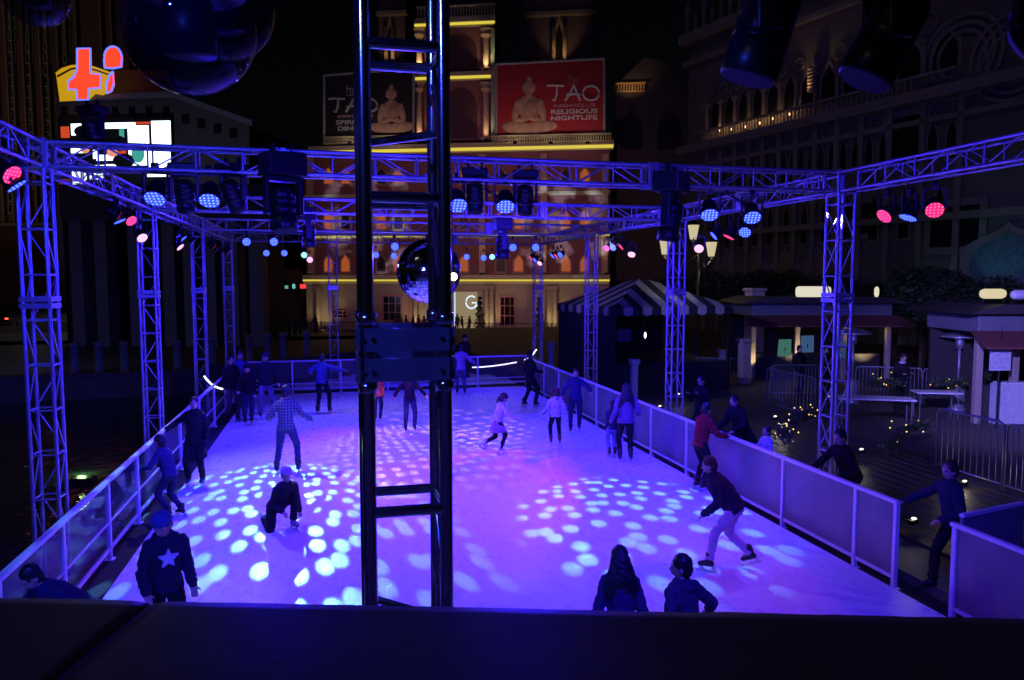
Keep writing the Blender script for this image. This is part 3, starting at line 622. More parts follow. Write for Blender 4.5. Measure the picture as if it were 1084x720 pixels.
for z in (3.585, 3.475):
    for (x0, y0, x1, y1) in ((-.012, -.034, b_+.012, -.026), (-.012, b_+.026, b_+.012, b_+.034), (-.034, -.025, -.026, b_+.025), (b_+.026, -.025, b_+.034, b_+.025)):
        MB().box((x0, y0, z-.042), (x1, y1, z+.042)).build('joint_plate', mat('brushed_plate', (.2, .2, .24), .3, .6, .5, 7, .1), tw)
for (x, y) in C4.values():
    mb = MB(); mb.tube((x, y, 3.64), (x, y, 3.68), .034, n=12); mb.tube((x, y, 3.39), (x, y, 3.43), .034, n=12); mb.build('collar', ALUN, tw, True)
for z in (3.59, 3.47):
    for i, x in enumerate((.0, b_)):
        for s_ in (-1, 1): MB().tube((x+s_*.018, -.044, z), (x+s_*.018, -.03, z), .008, n=6).build('bolt', BLADE, tw)
MB().box((-.2, -.2, -.34), (b_+.2, b_+.2, -.3)).build('base_plate', ALU, tw)

# ================================================================== STAGE LIGHTS
def make_par(m, scale=1.0):
    """LED par can hanging from a clamp; head axis is local -Z of the housing"""
    t = thing('led_par_light', 'x', 'stage light')
    prof = [(.05, .20), (.085, .19), (.105, .15), (.115, .06), (.118, -.03), (.135, -.04), (.135, -.075), (.125, -.075)]
    hs_ = MB().lathe([(.03, .2)]+prof, n=20).build('housing', BLK, t, True)
    MB().lathe([(.124, -.074), (.124, -.078)], n=24).build('lens', m, hs_)
    mb = MB()
    for s_ in (-1, 1): mb.box((s_*.15-.012, -.02, -.02), (s_*.15+.012, .02, .26)); mb.tube((s_*.11, 0, .02), (s_*.17, 0, .02), .018, n=8)
    mb.box((-.162, -.02, .26), (.162, .02, .272)); mb.build('yoke', BLKM, t)
    MB().box((-.03, -.03, .272), (.03, .03, .33)).tube((-.04, 0, .36), (.04, 0, .36), .04, n=10).build('clamp', BLKM, t)
    return t
PARS = {}
def par_light(pos, dirv, m, label, group, r=1.0, aimlamp=None):
    if m.name not in PARS: PARS[m.name] = t = make_par(m)
    else: t = copy_tree(PARS[m.name])
    t.location = pos
    d = V(dirv).normalized(); yaw = math.atan2(d.y, d.x)-PI/2
    t.scale = (r, r, r)
    tag(t, label, 'stage light', group)
    for ch in t.children:
        if ch.name.startswith('housing'):
            ch.rotation_mode = 'QUATERNION'; ch.rotation_quaternion = (-d).to_track_quat('Z', 'Y')
        else: ch.rotation_euler = (0, 0, yaw)
    if aimlamp:
        col, pw, tgt, size = aimlamp
        spot(pos, tgt, col, pw, size)
    return t
BLUE = (.03, .011, 1); BLUE2 = (.025, .035, 1); PINK = (1, .03, .42); CYAN = (.25, .55, 1)
G1 = 'large blue lamps under the front cross truss'
FB = [(165, 206, 'first from the left', (-.1, -.75, -1)), (222, 208, 'second from the left', (0, -.75, -1)), (484, 214, 'peeking out right of the silver tower', (.05, -.9, -1)),
      (535, 215, 'just right of the silver tower', (-.15, -.8, -1)), (751, 224, 'second from the right corner', (-.3, -.75, -1)), (796, 227, 'nearest the right corner column', (-.3, -.85, -1))]
tg = [(-1.8, 14, 0), (3, 15, 0), (1.5, 13, 0), (2, 19, 0), (5, 17, 0), (4, 13, 0)]
for (px, py, w, dr), t_ in zip(FB, tg):
    p = atY(px, py, YS[0]); par_light(p, dr, LEDB, f'glowing blue stage light under the front cross truss, {w}', G1, aimlamp=(BLUE, 1150, t_, 125))
# farther blue lamps facing the camera
FAR = [(261, 256, 22.2, 'leftmost of the far-left cluster, upper row', LEDB), (290, 256, 22.2, 'upper right in the far-left cluster', LEDB), (282, 268, 28.4, 'lower left in the far-left cluster', LEDB),
       (301, 268, 28.4, 'lower right in the far-left cluster', LEDB), (322, 270, 28.4, 'small pale one above the lone pink one', LEDC), (328, 275, 28.4, 'small pink one right of the far-left cluster', LEDM),
       (398, 270, 28.4, 'right against the tower left tube, low', LEDB), (418, 261, 22.2, 'seen between the tower tubes, upper', LEDB), (417, 271, 28.4, 'seen between the tower tubes, lower', LEDB),
       (494, 272, 28.4, 'just right of the mirror ball', LEDB), (512, 273, 28.4, 'second right of the mirror ball', LEDB), (521, 272, 28.4, 'small pale one right of the mirror ball', LEDC),
       (543, 262, 22.2, 'left of the bright pair above the yellow cornice', LEDB), (567, 262, 22.2, 'right of the bright pair above the yellow cornice', LEDB)]
for i, (px, py, Y, w, m) in enumerate(FAR):
    p = atY(px, py, Y); d = (CAM+V((0, 0, -1.2))-p)
    al = None
    if i in (1, 7, 12): al = (BLUE, 1300, (p.x, 12, 0), 110)
    par_light(p, d, m, f'far stage light facing the camera, {w}', 'far lamps on the rear trusses', r=.85, aimlamp=al)
# side clusters
SD = [(8, 182, LX, LEDP, 'pink lamp at the left edge of the picture', (1, -.4, -.7)), (13, 192, LX, LEDB, 'blue lamp seen edge-on at the left edge of the picture', (.9, .2, -1.2)),
      (122, 226, LX, LEDP, 'thin edge-on pink lamp in the near left cluster', (1, .5, -.6)), (125, 231, LX, LEDB, 'blue lamp in the near left cluster', (.6, 0, -1.2)), (137, 232, LX, LEDP, 'round pink lamp in the near left cluster', (.9, -.7, -.8)), (149, 250, LX, LEDM, 'pale pink lamp hanging lowest in the near left cluster', (.7, -.7, -.8)),
      (192, 251, LX, LEDB, 'left blue lamp in the middle left cluster', (.9, .0, -1)), (203, 254, LX, LEDB, 'right blue lamp in the middle left cluster', (.9, .2, -1)), (189, 260, LX, LEDM, 'pale pink lamp of the middle left cluster', (.8, -.2, -.8)),
      (225, 260, LX, LEDP, 'pink lamp in the third left cluster', (.9, .2, -.8)), (228, 263, LX, LEDB, 'blue lamp in the third left cluster', (.9, .3, -.8)),
      (240, 266, LX, LEDP, 'pink lamp in the farthest left cluster', (.9, .2, -.8)), (242, 264, LX, LEDB, 'blue lamp in the farthest left cluster', (.9, .2, -.8)),
      (939, 226, RX, LEDP, 'left pink lamp under the near right truss', (-1, -.1, -.8)), (963, 226, RX, LEDB, 'blue lamp between the two pink ones under the near right truss', (-.6, -.0, -1.4)), (989, 220, RX, LEDP, 'right pink lamp under the near right truss', (-.8, -1.1, -.9)),
      (758, 248, RX, LEDB, 'thin blue lamp behind the right corner', (-1, .2, -.8)), (773, 248, RX, LEDP, 'thin pink lamp behind the right corner', (-.5, .1, -1)), (789, 244, RX, LEDB, 'round blue lamp behind the right corner', (-.7, -.9, -.9)), (740, 262, RX, LEDM, 'pale pink lamp hanging low behind the right corner', (-.5, -.9, -.6)),
      (643, 262, RX, LEDP, 'pink lamp left in the middle right cluster', (-1, -.7, -.6)), (650, 261, RX, LEDB, 'blue lamp in the middle right cluster', (-1, -.6, -.6)), (659, 260, RX, LEDP, 'thin pink lamp in the middle right cluster', (-1, .1, -.8)), (669, 268, RX, LEDM, 'pale lamp lowest in the middle right cluster', (-.5, -.7, -.8)),
      (586, 270, RX, LEDB, 'left blue lamp in the far right cluster', (-1, -.1, -.8)), (590, 270, RX, LEDP, 'pink lamp in the far right cluster', (-1, 0, -.8)), (594, 269, RX, LEDB, 'right blue lamp in the far right cluster', (-1, -.6, -.6)),
      (563, 272, RX, LEDP, 'left pink lamp in the farthest right cluster', (-1, 0, -.8)), (567, 274, RX, LEDB, 'blue lamp in the farthest right cluster', (-1, -.2, -.8)), (572, 278, RX, LEDM, 'pale pink lamp lowest in the farthest right cluster', (-.8, -.7, -.8))]
for i, (px, py, X, m, w, dr) in enumerate(SD):
    p = atX(px, py, X)
    if p.y > 28: p = atY(px, py, 28.0)
    al = None
    if i == 4: al = (PINK, 160, (3.5, 13, 0), 60)
    if i == 7: al = (BLUE, 1200, (2, 20, 0), 115)
    if i == 9: al = (PINK, 1300, (2.2, 15.5, 0), 34)
    if i == 15: al = (PINK, 130, (3, 9, 0), 60)
    if i == 18: al = (BLUE, 1100, (0, 14, 0), 115)
    if i == 20: al = (PINK, 1400, (1.8, 13.2, 0), 30)
    if i == 24: al = (BLUE, 1200, (1, 21, 0), 115)
    par_light(p, dr, m, w[0].lower()+w[1:], 'small coloured lamps along the side trusses', r=.8 if p.y > 14 else .9, aimlamp=al)
# lamps on the near truss (out of the top of the frame), lighting the tower and the truss faces
for (x, y, t_, pw, w) in ((-2.4, 2.7, (-1.5, 12, 2.5), 1300, 'left'), (2.9, 2.6, (3.5, 12, 2.5), 1500, 'right')):
    par_light((x, y, 4.85), V(t_)-V((x, y, 4.85)), LEDB, f'blue LED stage light on the {w} part of the near cross truss', 'lamps on the near truss', aimlamp=(BLUE2 if w == 'left' else BLUE, pw, t_, 120))
par_light((-1.3, .9, 5.6), V((.25, 2.8, 3.2))-V((-1.3, .9, 5.6)), LEDB, 'blue LED stage light above the camera aimed at the silver tower', 'lamps on the near truss', aimlamp=((.03, .06, 1), 420, (.25, 2.8, 4.0), 60))

# moving heads
def moving_head(pos, dirv, label, group=None, r=1.0, hang=.3, lensm=None, rz=None, red=True):
    t = thing('moving_head_light', label, 'stage light', pos, 0, group); t.scale = (r, r, r)
    d = V(dirv).normalized(); yaw = math.atan2(d.y, d.x)-PI/2 if rz is None else rz
    q = (-d).to_track_quat('Z', 'Y')
    prof = [(.02, .22), (.085, .215), (.112, .18), (.12, .1), (.112, .095), (.12, .09), (.12, .04), (.112, .035), (.12, .03), (.122, -.05), (.112, -.055), (.122, -.06), (.123, -.2), (.114, -.21)]
    h = MB().lathe(prof, n=24).build('head', BLK, t, True); h.rotation_mode = 'QUATERNION'; h.rotation_quaternion = q
    MB().lathe([(.112, -.2), (.112, -.213)], n=24).build('lens', lensm or mat('dark_lens', (.004, .004, .008), .6, 0, spec=.1), h)
    if red: MB().box((-.03, .06, .198), (.03, .075, .206)).build('status_light', emat('red_indicator', (1, .05, .03), 2.5), h)
    y = MB()
    for s_ in (-1, 1): y.bevbox((s_*.165-.02, -.05, -.05), (s_*.165+.02, .05, .26), .01)
    y.bevbox((-.185, -.06, .26), (.185, .06, .31), .01); yo = y.build('yoke', BLK, t); yo.rotation_euler = (0, 0, yaw)
    b = MB().bevbox((-.19, -.15, .31), (.19, .15, .31+hang), .02); b.box((-.12, -.02, .31+hang), (-.08, .02, .4+hang)); b.box((.08, -.02, .31+hang), (.12, .02, .4+hang))
    bo = b.build('base', BLK, t); bo.rotation_euler = (0, 0, yaw)
    return t
GM = 'dark moving-head lamps hanging from the trusses'
moving_head(atD(808, 32, 3.0), (-.28, .12, -1), 'big black ribbed moving-head lamp at the top right, the left one of two', GM, .9)
moving_head(atD(938, 40, 3.0), (-.38, .12, -.8), 'big black moving-head lamp at the top right, the right one of two', GM, .85)
mh = [(300, 222, 10.3, 'black moving head with a boxy base hanging left of the tower below the front truss', 1.35, (0.1, -.2, -1)), (710, 235, 10.3, 'black moving head with a boxy base hanging between the tower and right corner', 1.35, (-.1, .1, -1)),
      (196, 208, 10.5, 'black lamp between the two left blue lamps', .95, (0, .4, -1)), (247, 208, 10.5, 'black lamp just right of the second blue lamp', .95, (0.3, .5, -1)), (503, 210, 10.5, 'black lamp between the blue lamps right of the tower', .95, (.1, .4, -1)), (556, 212, 10.5, 'black lamp right of the blue lamp beside the tower', .95, (.1, .4, -1)),
      (532, 262, 16.4, 'dark moving head low behind the second truss above the cornice', 1.2, (0, 0, -1)), (327, 250, 16.4, 'dark ball-like moving head in front of the rose building left of tower', 1.1, (0, 0, -1))]
for px, py, Y, w, r, dr in mh: moving_head(atY(px, py, Y), dr, w, GM, r, hang=.12 if r < 1.1 else .22, red=r < 1.1)
moving_head(atX(92, 160, LX)+V((.1, 0, .25)), (.2, .3, -1), 'black lamp silhouetted against the bright video screen', GM, 1.0, .1)

# weather domes
DOME = mat('tinted_plastic_dome', (.003, .003, .014), .04, 0, .2, 3, spec=.7, alpha=.45)
for (px, py, D, r, w) in ((200, 30, 3.0, .25, 'large glossy dark blue plastic dome over a lamp, top left'), (236, 10, 3.45, .22, 'glossy dark dome partly behind the large one'), (38, -8, 3.0, .125, 'small glossy blue dome at the top left corner')):
    p = atD(px, py, D); t = thing('lamp_dome', w, 'lamp dome', p, 0, 'plastic domes over lamps on the near truss')
    prof = [(r*math.sin(PI*j/20), -r*math.cos(PI*j/20)) for j in range(1, 15)]
    MB().lathe([(.001, -r)]+prof, n=40).build('dome', DOME, t, True)
    top = prof[-1]
    MB().lathe([(top[0]+.012, top[1]-.01), (top[0]+.012, top[1]+.03), (top[0]*.5, top[1]+.06)], n=32).build('base', BLK, t, True)
    MB().lathe([(.02, .16*r/.25), (.08*r/.25, .15*r/.25), (.1*r/.25, .0), (.1*r/.25, -.1*r/.25)], n=20).build('lamp_head', BLKM, t, True)
    MB().tube((0, 0, top[1]+.05), (0, 0, TZ-HW-p.z), .02).build('hanging_pole', BLKM, t)

# mirror ball
mc = atD(454, 287, 10.5)
def mirror_mat():
    m = bpy.data.materials.new('mirror_tiles'); m.use_nodes = True; nt = m.node_tree; N = nt.nodes; L = nt.links; b = N['Principled BSDF']
    b.inputs['Metallic'].default_value = 1; b.inputs['Roughness'].default_value = .08; b.inputs['Base Color'].default_value = (.75, .76, .8, 1)
    return m
r = .445; mb = MB(); n = 30
for j in range(n):
    t0 = -PI/2+PI*j/n; t1 = t0+PI/n; tm = (t0+t1)/2; k = max(4, int(2*n*math.cos(tm)))
    for i in range(k):
        p0 = 2*PI*i/k; p1 = p0+2*PI/k*.94; jt = V((random.uniform(-1, 1), random.uniform(-1, 1), random.uniform(-1, 1)))*.0018
        t1b = t0+PI/n*.94; vs = []
        for (t_, p_) in ((t0, p0), (t0, p1), (t1b, p1), (t1b, p0)):
            jt2 = 1+random.uniform(-.0022, .0022)
            vs.append(V((math.cos(t_)*math.cos(p_), math.cos(t_)*math.sin(p_), math.sin(t_)))*r*jt2)
        mb.add(vs, [(0, 1, 2, 3)])
ball = thing('mirror_ball', 'large mirror ball hanging behind the silver tower over the rink', 'mirror ball', mc)
mb.build('mirror_tiles', mirror_mat(), ball)
MB().ell((0, 0, 0), (r*.985,)*3, n=32, m=20).build('core', BLK, ball, True)
MB().tube((0, 0, r-.01), (0, 0, r+.06), .05).tube((0, 0, r), (0, 0, TZ-HW-mc.z), .008).build('hanger', BLKM, ball)
# small white work light right of the ball
wl = atD(480, 293, 9.9); t = thing('spot_light', 'small dazzling white spotlight just right of the silver tower in front of the mirror ball', 'spotlight', wl)
MB().tube((0, .02, 0), (0, .12, .02), .045, .03, 14).build('housing', BLK, t, True)
MB().ell((0, .0, 0), (.05, .02, .05)).build('lens', emat('white_hot_lens', (1, .98, .85), 14), t, True)
MB().tube((0, .08, .03), (0, .1, TZ-HW-wl.z), .008).build('hanging_rod', BLKM, t)
# cable loops below the front truss
for k, (px, py) in enumerate(((507, 190), (545, 190), (178, 190), (235, 192), (770, 205))):
    p = atY(px, py, YS[0]); pts = [V((p.x+.28*math.sin(a*.5)+.05*math.sin(3*a), YS[0]+.05*math.cos(a), TZ-HW-.02-(.22+.05*k % .1)*math.sin(a/6.3*PI))) for a in [i*.63 for i in range(11)]]
    tag(MB().path(pts, .011).build('power_cable', BLK), 'black cable loop drooping under the front truss '+['right of the tower', 'beside the lamp right of the tower', 'above the first blue lamp', 'above the second blue lamp', 'near the right corner'][k], 'cable', 'cable loops under the front truss')
# broad violet wash on the ice: spots added without fixtures
spot((-2.4, 16.2, 4.95), (1, 14, 0), (.38, .3, 1), 600, 110)
spot((6.4, 10.6, 4.95), (3.0, 11.5, 0), (.38, .32, 1), 750, 105)
spot((1.0, 22.1, 4.95), (2, 21, 0), (.3, .24, 1), 320, 110)
# gobo beams (dots on the ice) from the moving heads
dots = (.13, .43, 1)
spot((-1.3, 22.0, 4.9), (-1.05, 12.0, 0), dots, 11500, 31, .4, .008, gobo=(33.0, .29, .07, .7, 3.1), name='gobo_beam')
spot((4.9, 16.2, 4.9), (4.75, 11.5, 0), dots, 3600, 35, .35, .008, gobo=(17, .28, .07, .7, 9.7), name='gobo_beam')
spot((1.4, 22.2, 4.9), (1.9, 17.5, 0), (.5, .4, 1), 2200, 42, .5, .01, gobo=(25, .27, .06, .4, 5.2), name='gobo_beam')
spot((4.0, 16.3, 4.9), (2.5, 19.0, 0), (.8, .3, .9), 1000, 60, .5, .01, gobo=(12, .27, .07, .4, 1.2), name='gobo_beam')
# ================================================================== RINK FENCES
def fence(name, label, a, b, posts, panel, rails=(1.07, .14), ph=1.07, group='rink fences', midrails=(), pr=.028):
    a = V(a); b = V(b); L_ = (b-a).length; D = (b-a).normalized(); nn = V((-D.y, D.x, 0))
    t = thing(name, label, 'fence', a, math.atan2(D.y, D.x), group)
    for x in posts:
        MB().bevbox((x-.03, -.03, -.0), (x+.03, .03, ph-.021), .006).build('post', WHT, t)
        MB().box((x-.06, -.06, -.015), (x+.06, .06, -.001)).build('foot', WHT, t)
    MB().bevbox((-.03, -.036, ph-.02), (L_+.03, .036, ph+.03), .008).build('top_rail', WHT, t)
    for z in midrails:
        for i in range(len(posts)-1): MB().box((posts[i]+.03, -.012, z-.012), (posts[i+1]-.03, .012, z+.012)).build('rail', WHT, t)
    for i in range(len(posts)-1):
        x0, x1 = posts[i]+.031, posts[i+1]-.031
        if x1-x0 < .3: continue
        MB().box((x0, -.015, .11), (x1, .015, .16)).build('bottom_rail', WHT, t)
        if panel: MB().box((x0+.005, -.005, .162), (x1-.005, .005, ph-.022)).build('panel', panel, t)
    return t
fence('rink_fence', 'long white fence with frosted panels along the right side of the ice', (7.0, 8.06, -.15), (7.0, 26.5, -.15), [0, .76, 2.48, 5.15, 5.85, 7.6, 9.4, 11.2, 12.9, 14.7, 16.4, 18.4], FROST, ph=1.12)
fence('rink_fence', 'near right end of white frosted fence, beyond the open gate at the picture edge', (7.0, 3.0, -.15), (7.0, 7.15, -.15), [0, 1.4, 2.8, 4.12], FROST, ph=1.12)
fence('rink_fence', 'white fence with clear panels along the left side of the ice beside the lagoon', (-3.0, 4.0, 0), (-3.0, 26.5, 0), [0, 1.8, 3.6, 5.3, 7.1, 8.7, 10.5, 12.2, 14.5, 16.8, 19.0, 20.8, 22.5], ACR, midrails=(.5,))
fence('rink_fence', 'white open fence across the far end of the ice', (-2.9, 26.5, 0), (6.9, 26.5, 0), [.0, 1.6, 3.2, 4.8, 6.4, 8.0, 9.8], ACR, midrails=(.3,))
g = thing('fence_gate', 'dark open gate leaf swung outward between the two right fence sections', 'gate', (7.1, 7.15, 0), R(12))
MB().box((0, -.02, .08), (1.15, .02, 1.05)).build('panel', mat('violet_grey_board', (.2, .18, .24), .5), g)
MB().box((0, -.03, 1.051), (1.15, .03, 1.09)).build('top_rail', WHT, g)

# glowing rope lights
ROPE = emat('rope_light_glow', (.75, .72, 1), 3.2)
def rope(pts, label):
    mb = MB().path(pts, .022); o = mb.build('rope_light', ROPE, smooth=True); return tag(o, label, 'rope light', 'glowing rope lights around the rink')
def arc(pxs, Yp=None, Xp=None):
    return [(atY(x, y, Yp) if Yp else atX(x, y, Xp)) for x, y in pxs]
rope(arc([(216, 398), (219, 402), (223, 406), (227, 409), (232, 411), (236, 412)], Yp=20.8), 'curved white rope light on the end of the left fence beside the skater group')
rope(arc([(500, 389), (510, 388.6), (522, 387.5), (534, 385.8), (547, 383.5)], Yp=26.7), 'long white rope light curving behind the far fence')
rope(arc([(555, 381), (559, 379.5), (563, 376.5), (566, 372.5), (568, 370)], Yp=26.9), 'short white rope light curling up at the far right rink corner')
# snow heap behind the far fence
bm = bmesh.new(); bmesh.ops.create_grid(bm, x_segments=70, y_segments=26, size=1)
for v in bm.verts:
    x, y = v.co.x, v.co.y; h = max(0, 1-(abs(x)**3+abs(y)**2.2)); v.co = V((2.7+x*4.0, 28.1+y*1.0, -.02+h*(.32+.22*mnoise.noise(V((x*7, y*3, 1)))+.10*mnoise.noise(V((x*26, y*9, 4))))))
me = bpy.data.meshes.new('snow_heap'); bm.to_mesh(me); bm.free(); me.materials.append(mat('snow', (.8, .82, .85), .7, 0, .1, 10, .8, 18))
o = bpy.data.objects.new('snow_heap', me); COL.objects.link(o); tag(o, 'low heap of scraped snow lying behind the far fence', 'snow heap')
struct('far_deck', MB().box((-4.1, 27.01, -.5), (7.29, 30.2, -.03)), RUB)

# ================================================================== BACKDROP FRAMES
class Frame:
    def __init__(s, o, ang, zg):        # vertical plane through o, u axis at angle ang
        s.o = V((o[0], o[1], 0)); s.a = ang; s.u = V((math.cos(ang), math.sin(ang), 0)); s.n = V((-math.sin(ang), math.cos(ang), 0)); s.zg = zg
    def h(s, px, py, v=0):               # -> local (u, z) of pixel on plane offset v
        d = ray(px, py); k = ((s.o+s.n*v-CAM).dot(s.n))/d.dot(s.n); p = CAM+d*k
        return (p-s.o).dot(s.u), p.z-s.zg
    def thing(s, name, label, cat, group=None): return thing(name, label, cat, (s.o.x, s.o.y, s.zg), s.a, group)
    def rect(s, mb, x0, y0, x1, y1, v0, v1, k=0):
        u0, z1 = s.h(x0, y0, v0); u1, _ = s.h(x1, y0, v0); _, z0 = s.h((x0+x1)/2, y1, v0); _, z1 = s.h((x0+x1)/2, y0, v0)
        return mb.box((u0, v0, z0), (u1, v1, z1), k)
    def w(s, u, v, z): return s.o+s.u*u+s.n*v+V((0, 0, z+s.zg))
def ogee(cx, z0, w, h, n=8):
    pts = [(cx-w/2, z0), (cx+w/2, z0), (cx+w/2, z0+h*.5)]
    R_ = []
    for i in range(1, n+1):
        t = i/n; x = w/2*(.5+.5*math.cos(PI*t))**.85 if t < 1 else 0; R_.append((x, z0+h*(.5+.5*t**.9)))
    pts += [(cx+x, z) for x, z in R_[:-1]]+[(cx, z0+h)]+[(cx-x, z) for x, z in reversed(R_[:-1])]+[(cx-w/2, z0+h*.5)]
    return pts
def text(s, size, m, parent, name, loc, rot=(PI/2, 0, 0), ext=.02, align='CENTER', sx=1, off=0):
    cu = bpy.data.curves.new(name, 'FONT'); cu.body = s; cu.size = size; cu.extrude = ext; cu.align_x = align; cu.offset = off
    o = bpy.data.objects.new(name, cu); me = bpy.data.meshes.new_from_object(o)
    bpy.data.objects.remove(o); me.materials.clear(); me.materials.append(m)
    return mobj(name, me, parent, loc, rot, (sx, 1, 1))

# ------------------------------------------------ rose facade with billboards
oc = atD(542, 297, 75)
F = Frame(oc, -PSI-R(0)+R(-7)+0, -1.2)
YEL = emat('yellow_cove_strip', (1, .8, .09), .72)
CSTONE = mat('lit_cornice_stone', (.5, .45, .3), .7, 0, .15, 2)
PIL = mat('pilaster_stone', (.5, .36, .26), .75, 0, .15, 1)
b = F.thing('palace_building', 'rose-coloured palace facade with yellow-lit cornices and arched windows at the far end', 'building')
F.rect(MB(), 322, 160, 646, 352, 0, 8).build('wall', MAROON, b)
F.rect(MB(), 324, 301, 645, 352.5, -.3, -.003).build('ground_floor_wall', CREAM, b)
def cornice(x0, x1, y, h, v, par=b, strip=True, hs=1.6):
    F.rect(MB(), x0, y, x1, y+h*.45, v-.7, v-.004).build('cornice', CSTONE, par)
    F.rect(MB(), x0+1, y+h*.45+.15, x1-1, y+h, v-.35, v-.004).build('cornice', CSTONE, par)
    if strip: F.rect(MB(), x0+.5, y+h*.5, x1-.5, y+h*.5+hs, v-.52, v-.37).build('light_strip', YEL, par)
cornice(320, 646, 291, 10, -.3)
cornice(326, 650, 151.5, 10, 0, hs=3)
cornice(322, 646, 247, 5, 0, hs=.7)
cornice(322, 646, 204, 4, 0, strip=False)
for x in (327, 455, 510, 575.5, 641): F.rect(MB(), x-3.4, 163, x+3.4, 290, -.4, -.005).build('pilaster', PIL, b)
ORG = emat('warm_lit_window', (1, .22, .05), .32); WIN2 = mat('window_recess', (.03, .015, .02), .4)
IVORY = mat('window_surround', (.4, .24, .2), .8)
for xx in (348, 366, 404, 422, 474, 491, 530, 549, 599, 619):
    for (y0, y1) in ((176, 196), (221, 244), (268, 289)):
        u0, z0 = F.h(xx, y1, -.05); _, z1 = F.h(xx, y0, -.05)
        w = MB().prism(ogee(u0, z0, 1.25, z1-z0), -.1, -.004).build('window', IVORY, b)
        MB().prism(ogee(u0, z0+.15, .85, (z1-z0)*.86), -.14, -.102).build('pane', ORG if random.random() < .62 or y0 == 268 and xx < 400 else WIN2, w)
        MB().box((u0-.65, -.35, z0-.12), (u0+.65, -.102, z0-.004)).build('sill', IVORY, w)
# ground floor columns, openings
for x in (337, 350, 383, 440, 515, 520.5, 567, 581, 587.5):
    u, z0 = F.h(x, 351, -.8); _, z1 = F.h(x, 303, -.8)
    mb = MB().tube((u, -.8, z0+.3), (u, -.8, z1-.35), .26, .21, 12); mb.cbox((u, -.8, z0+.15), (.65, .65, .3)); mb.cbox((u, -.8, z1-.17), (.62, .62, .34)); mb.build('column', CREAM, b, False)
FR = mat('rose_door_frame', (.5, .22, .24), .7)
for (x0, y0, x1, y1) in ((404, 312, 426, 340), (352, 325, 368, 337), (528, 313, 546, 345), (432, 316, 436, 345), (604, 314, 622, 345)):
    w = F.rect(MB(), x0, y0, x1, y1, -.38, -.303).build('window', FR, b)
    F.rect(MB(), x0+2, y0+2, x1-2, y1-1, -.41, -.383).build('pane', GLASSD, w)
    mb = MB()
    for k in range(1, 3): F.rect(mb, x0+(x1-x0)*k/3-.3, y0+2, x0+(x1-x0)*k/3+.3, y1-1, -.44, -.413)
    for k in range(1, 3): F.rect(mb, x0+2, y0+(y1-y0)*k/3-.3, x1-2, y0+(y1-y0)*k/3+.3, -.455, -.4425)
    mb.build('glazing_bar', FR, w)
d_ = F.rect(MB(), 482, 309, 505, 350, -.42, -.303).build('entrance', emat('lit_entrance', (.9, .7, .36), .28), b)
F.rect(MB(), 480.5, 309.5, 482, 345, -.5, -.425).build('door_light', emat('blue_white_tube', (.5, .7, 1), 1.0), d_)
u, z = F.h(499, 320, -.5); mb = MB(); pts = [V((u+.55*math.cos(a), -.5, z+.62*math.sin(a))) for a in [R(50+28*i) for i in range(11)]]; mb.path(pts, .07); mb.path([(u+.05, -.5, z-.05), (u+.5, -.5, z-.05), (u+.5, -.5, z-.45)], .07)
mb.build('round_logo', emat('logo_glow', (.7, .85, 1), 1.2), d_)
# upper tower between the billboards
tb = F.thing('palace_tower', 'ornate yellow-lit loggia tower rising between the two billboards', 'tower')
F.rect(MB(), 440, 18, 522, 150, .9, 6).build('wall', MAROON, tb)
for (y, h) in ((19, 9), (76, 9)): cornice(438, 524, y, h, .9, tb, hs=2.6)
def balus(x0, x1, y0, y1, v, par, m=CSTONE, step=3.2):
    F.rect(MB(), x0, y0, x1, y0+1.6, v-.25, v+.25).build('handrail', m, par)
    F.rect(MB(), x0, y1-1.2, x1, y1, v-.25, v+.25).build('plinth', m, par)
    x = x0+2
    while x < x1:
        F.rect(MB(), x, y0+1.7, x+1.3, y1-1.3, v-.12, v+.12).build('baluster', m, par); x += step
balus(440, 524, 5, 18.6, .45, tb)
for x in (444, 514.5):
    for (y0, y1) in ((31, 75), (88, 149)):
        u, z0 = F.h(x, y1, .35); _, z1 = F.h(x, y0, .35)
        mb = MB().tube((u, .35, z0+.3), (u, .35, z1-.9), .34, .28, 14).cbox((u, .35, z0+.15), (.9, .9, .3)); mb.lathe([(.28, 0), (.5, .35), (.36, .4), (.55, .85), (.6, .9)], (u, .35, z1-.9), n=12); mb.build('column', PIL, tb)
F.rect(MB(), 519.5, 30, 523.5, 150, .3, .89).build('corner_pier', mat('green_light_tinted_stone', (.3, .42, .33), .7), tb)  # green light along the tower edge is put into the pier colour
for (x0, y0, x1, y1) in ((462, 36, 505, 75), (470, 92, 505, 147)):
    u0, z0 = F.h(x0, y1, .8); u1, z1 = F.h(x1, y0, .8)
    MB().prism([(u0, z0), (u1, z0), (u1, z0+(z1-z0)*.55)]+[((u0+u1)/2+(u1-u0)/2*math.cos(R(a)), z0+(z1-z0)*(.55+.45*math.sin(R(a)))) for a in range(15, 180, 15)]+[(u0, z0+(z1-z0)*.55)], .8, .895).build('arched_shade_panel', mat('loggia_dark', (.08, .03, .05), .7), tb)  # dark sheet on the wall paints the shade inside the arch
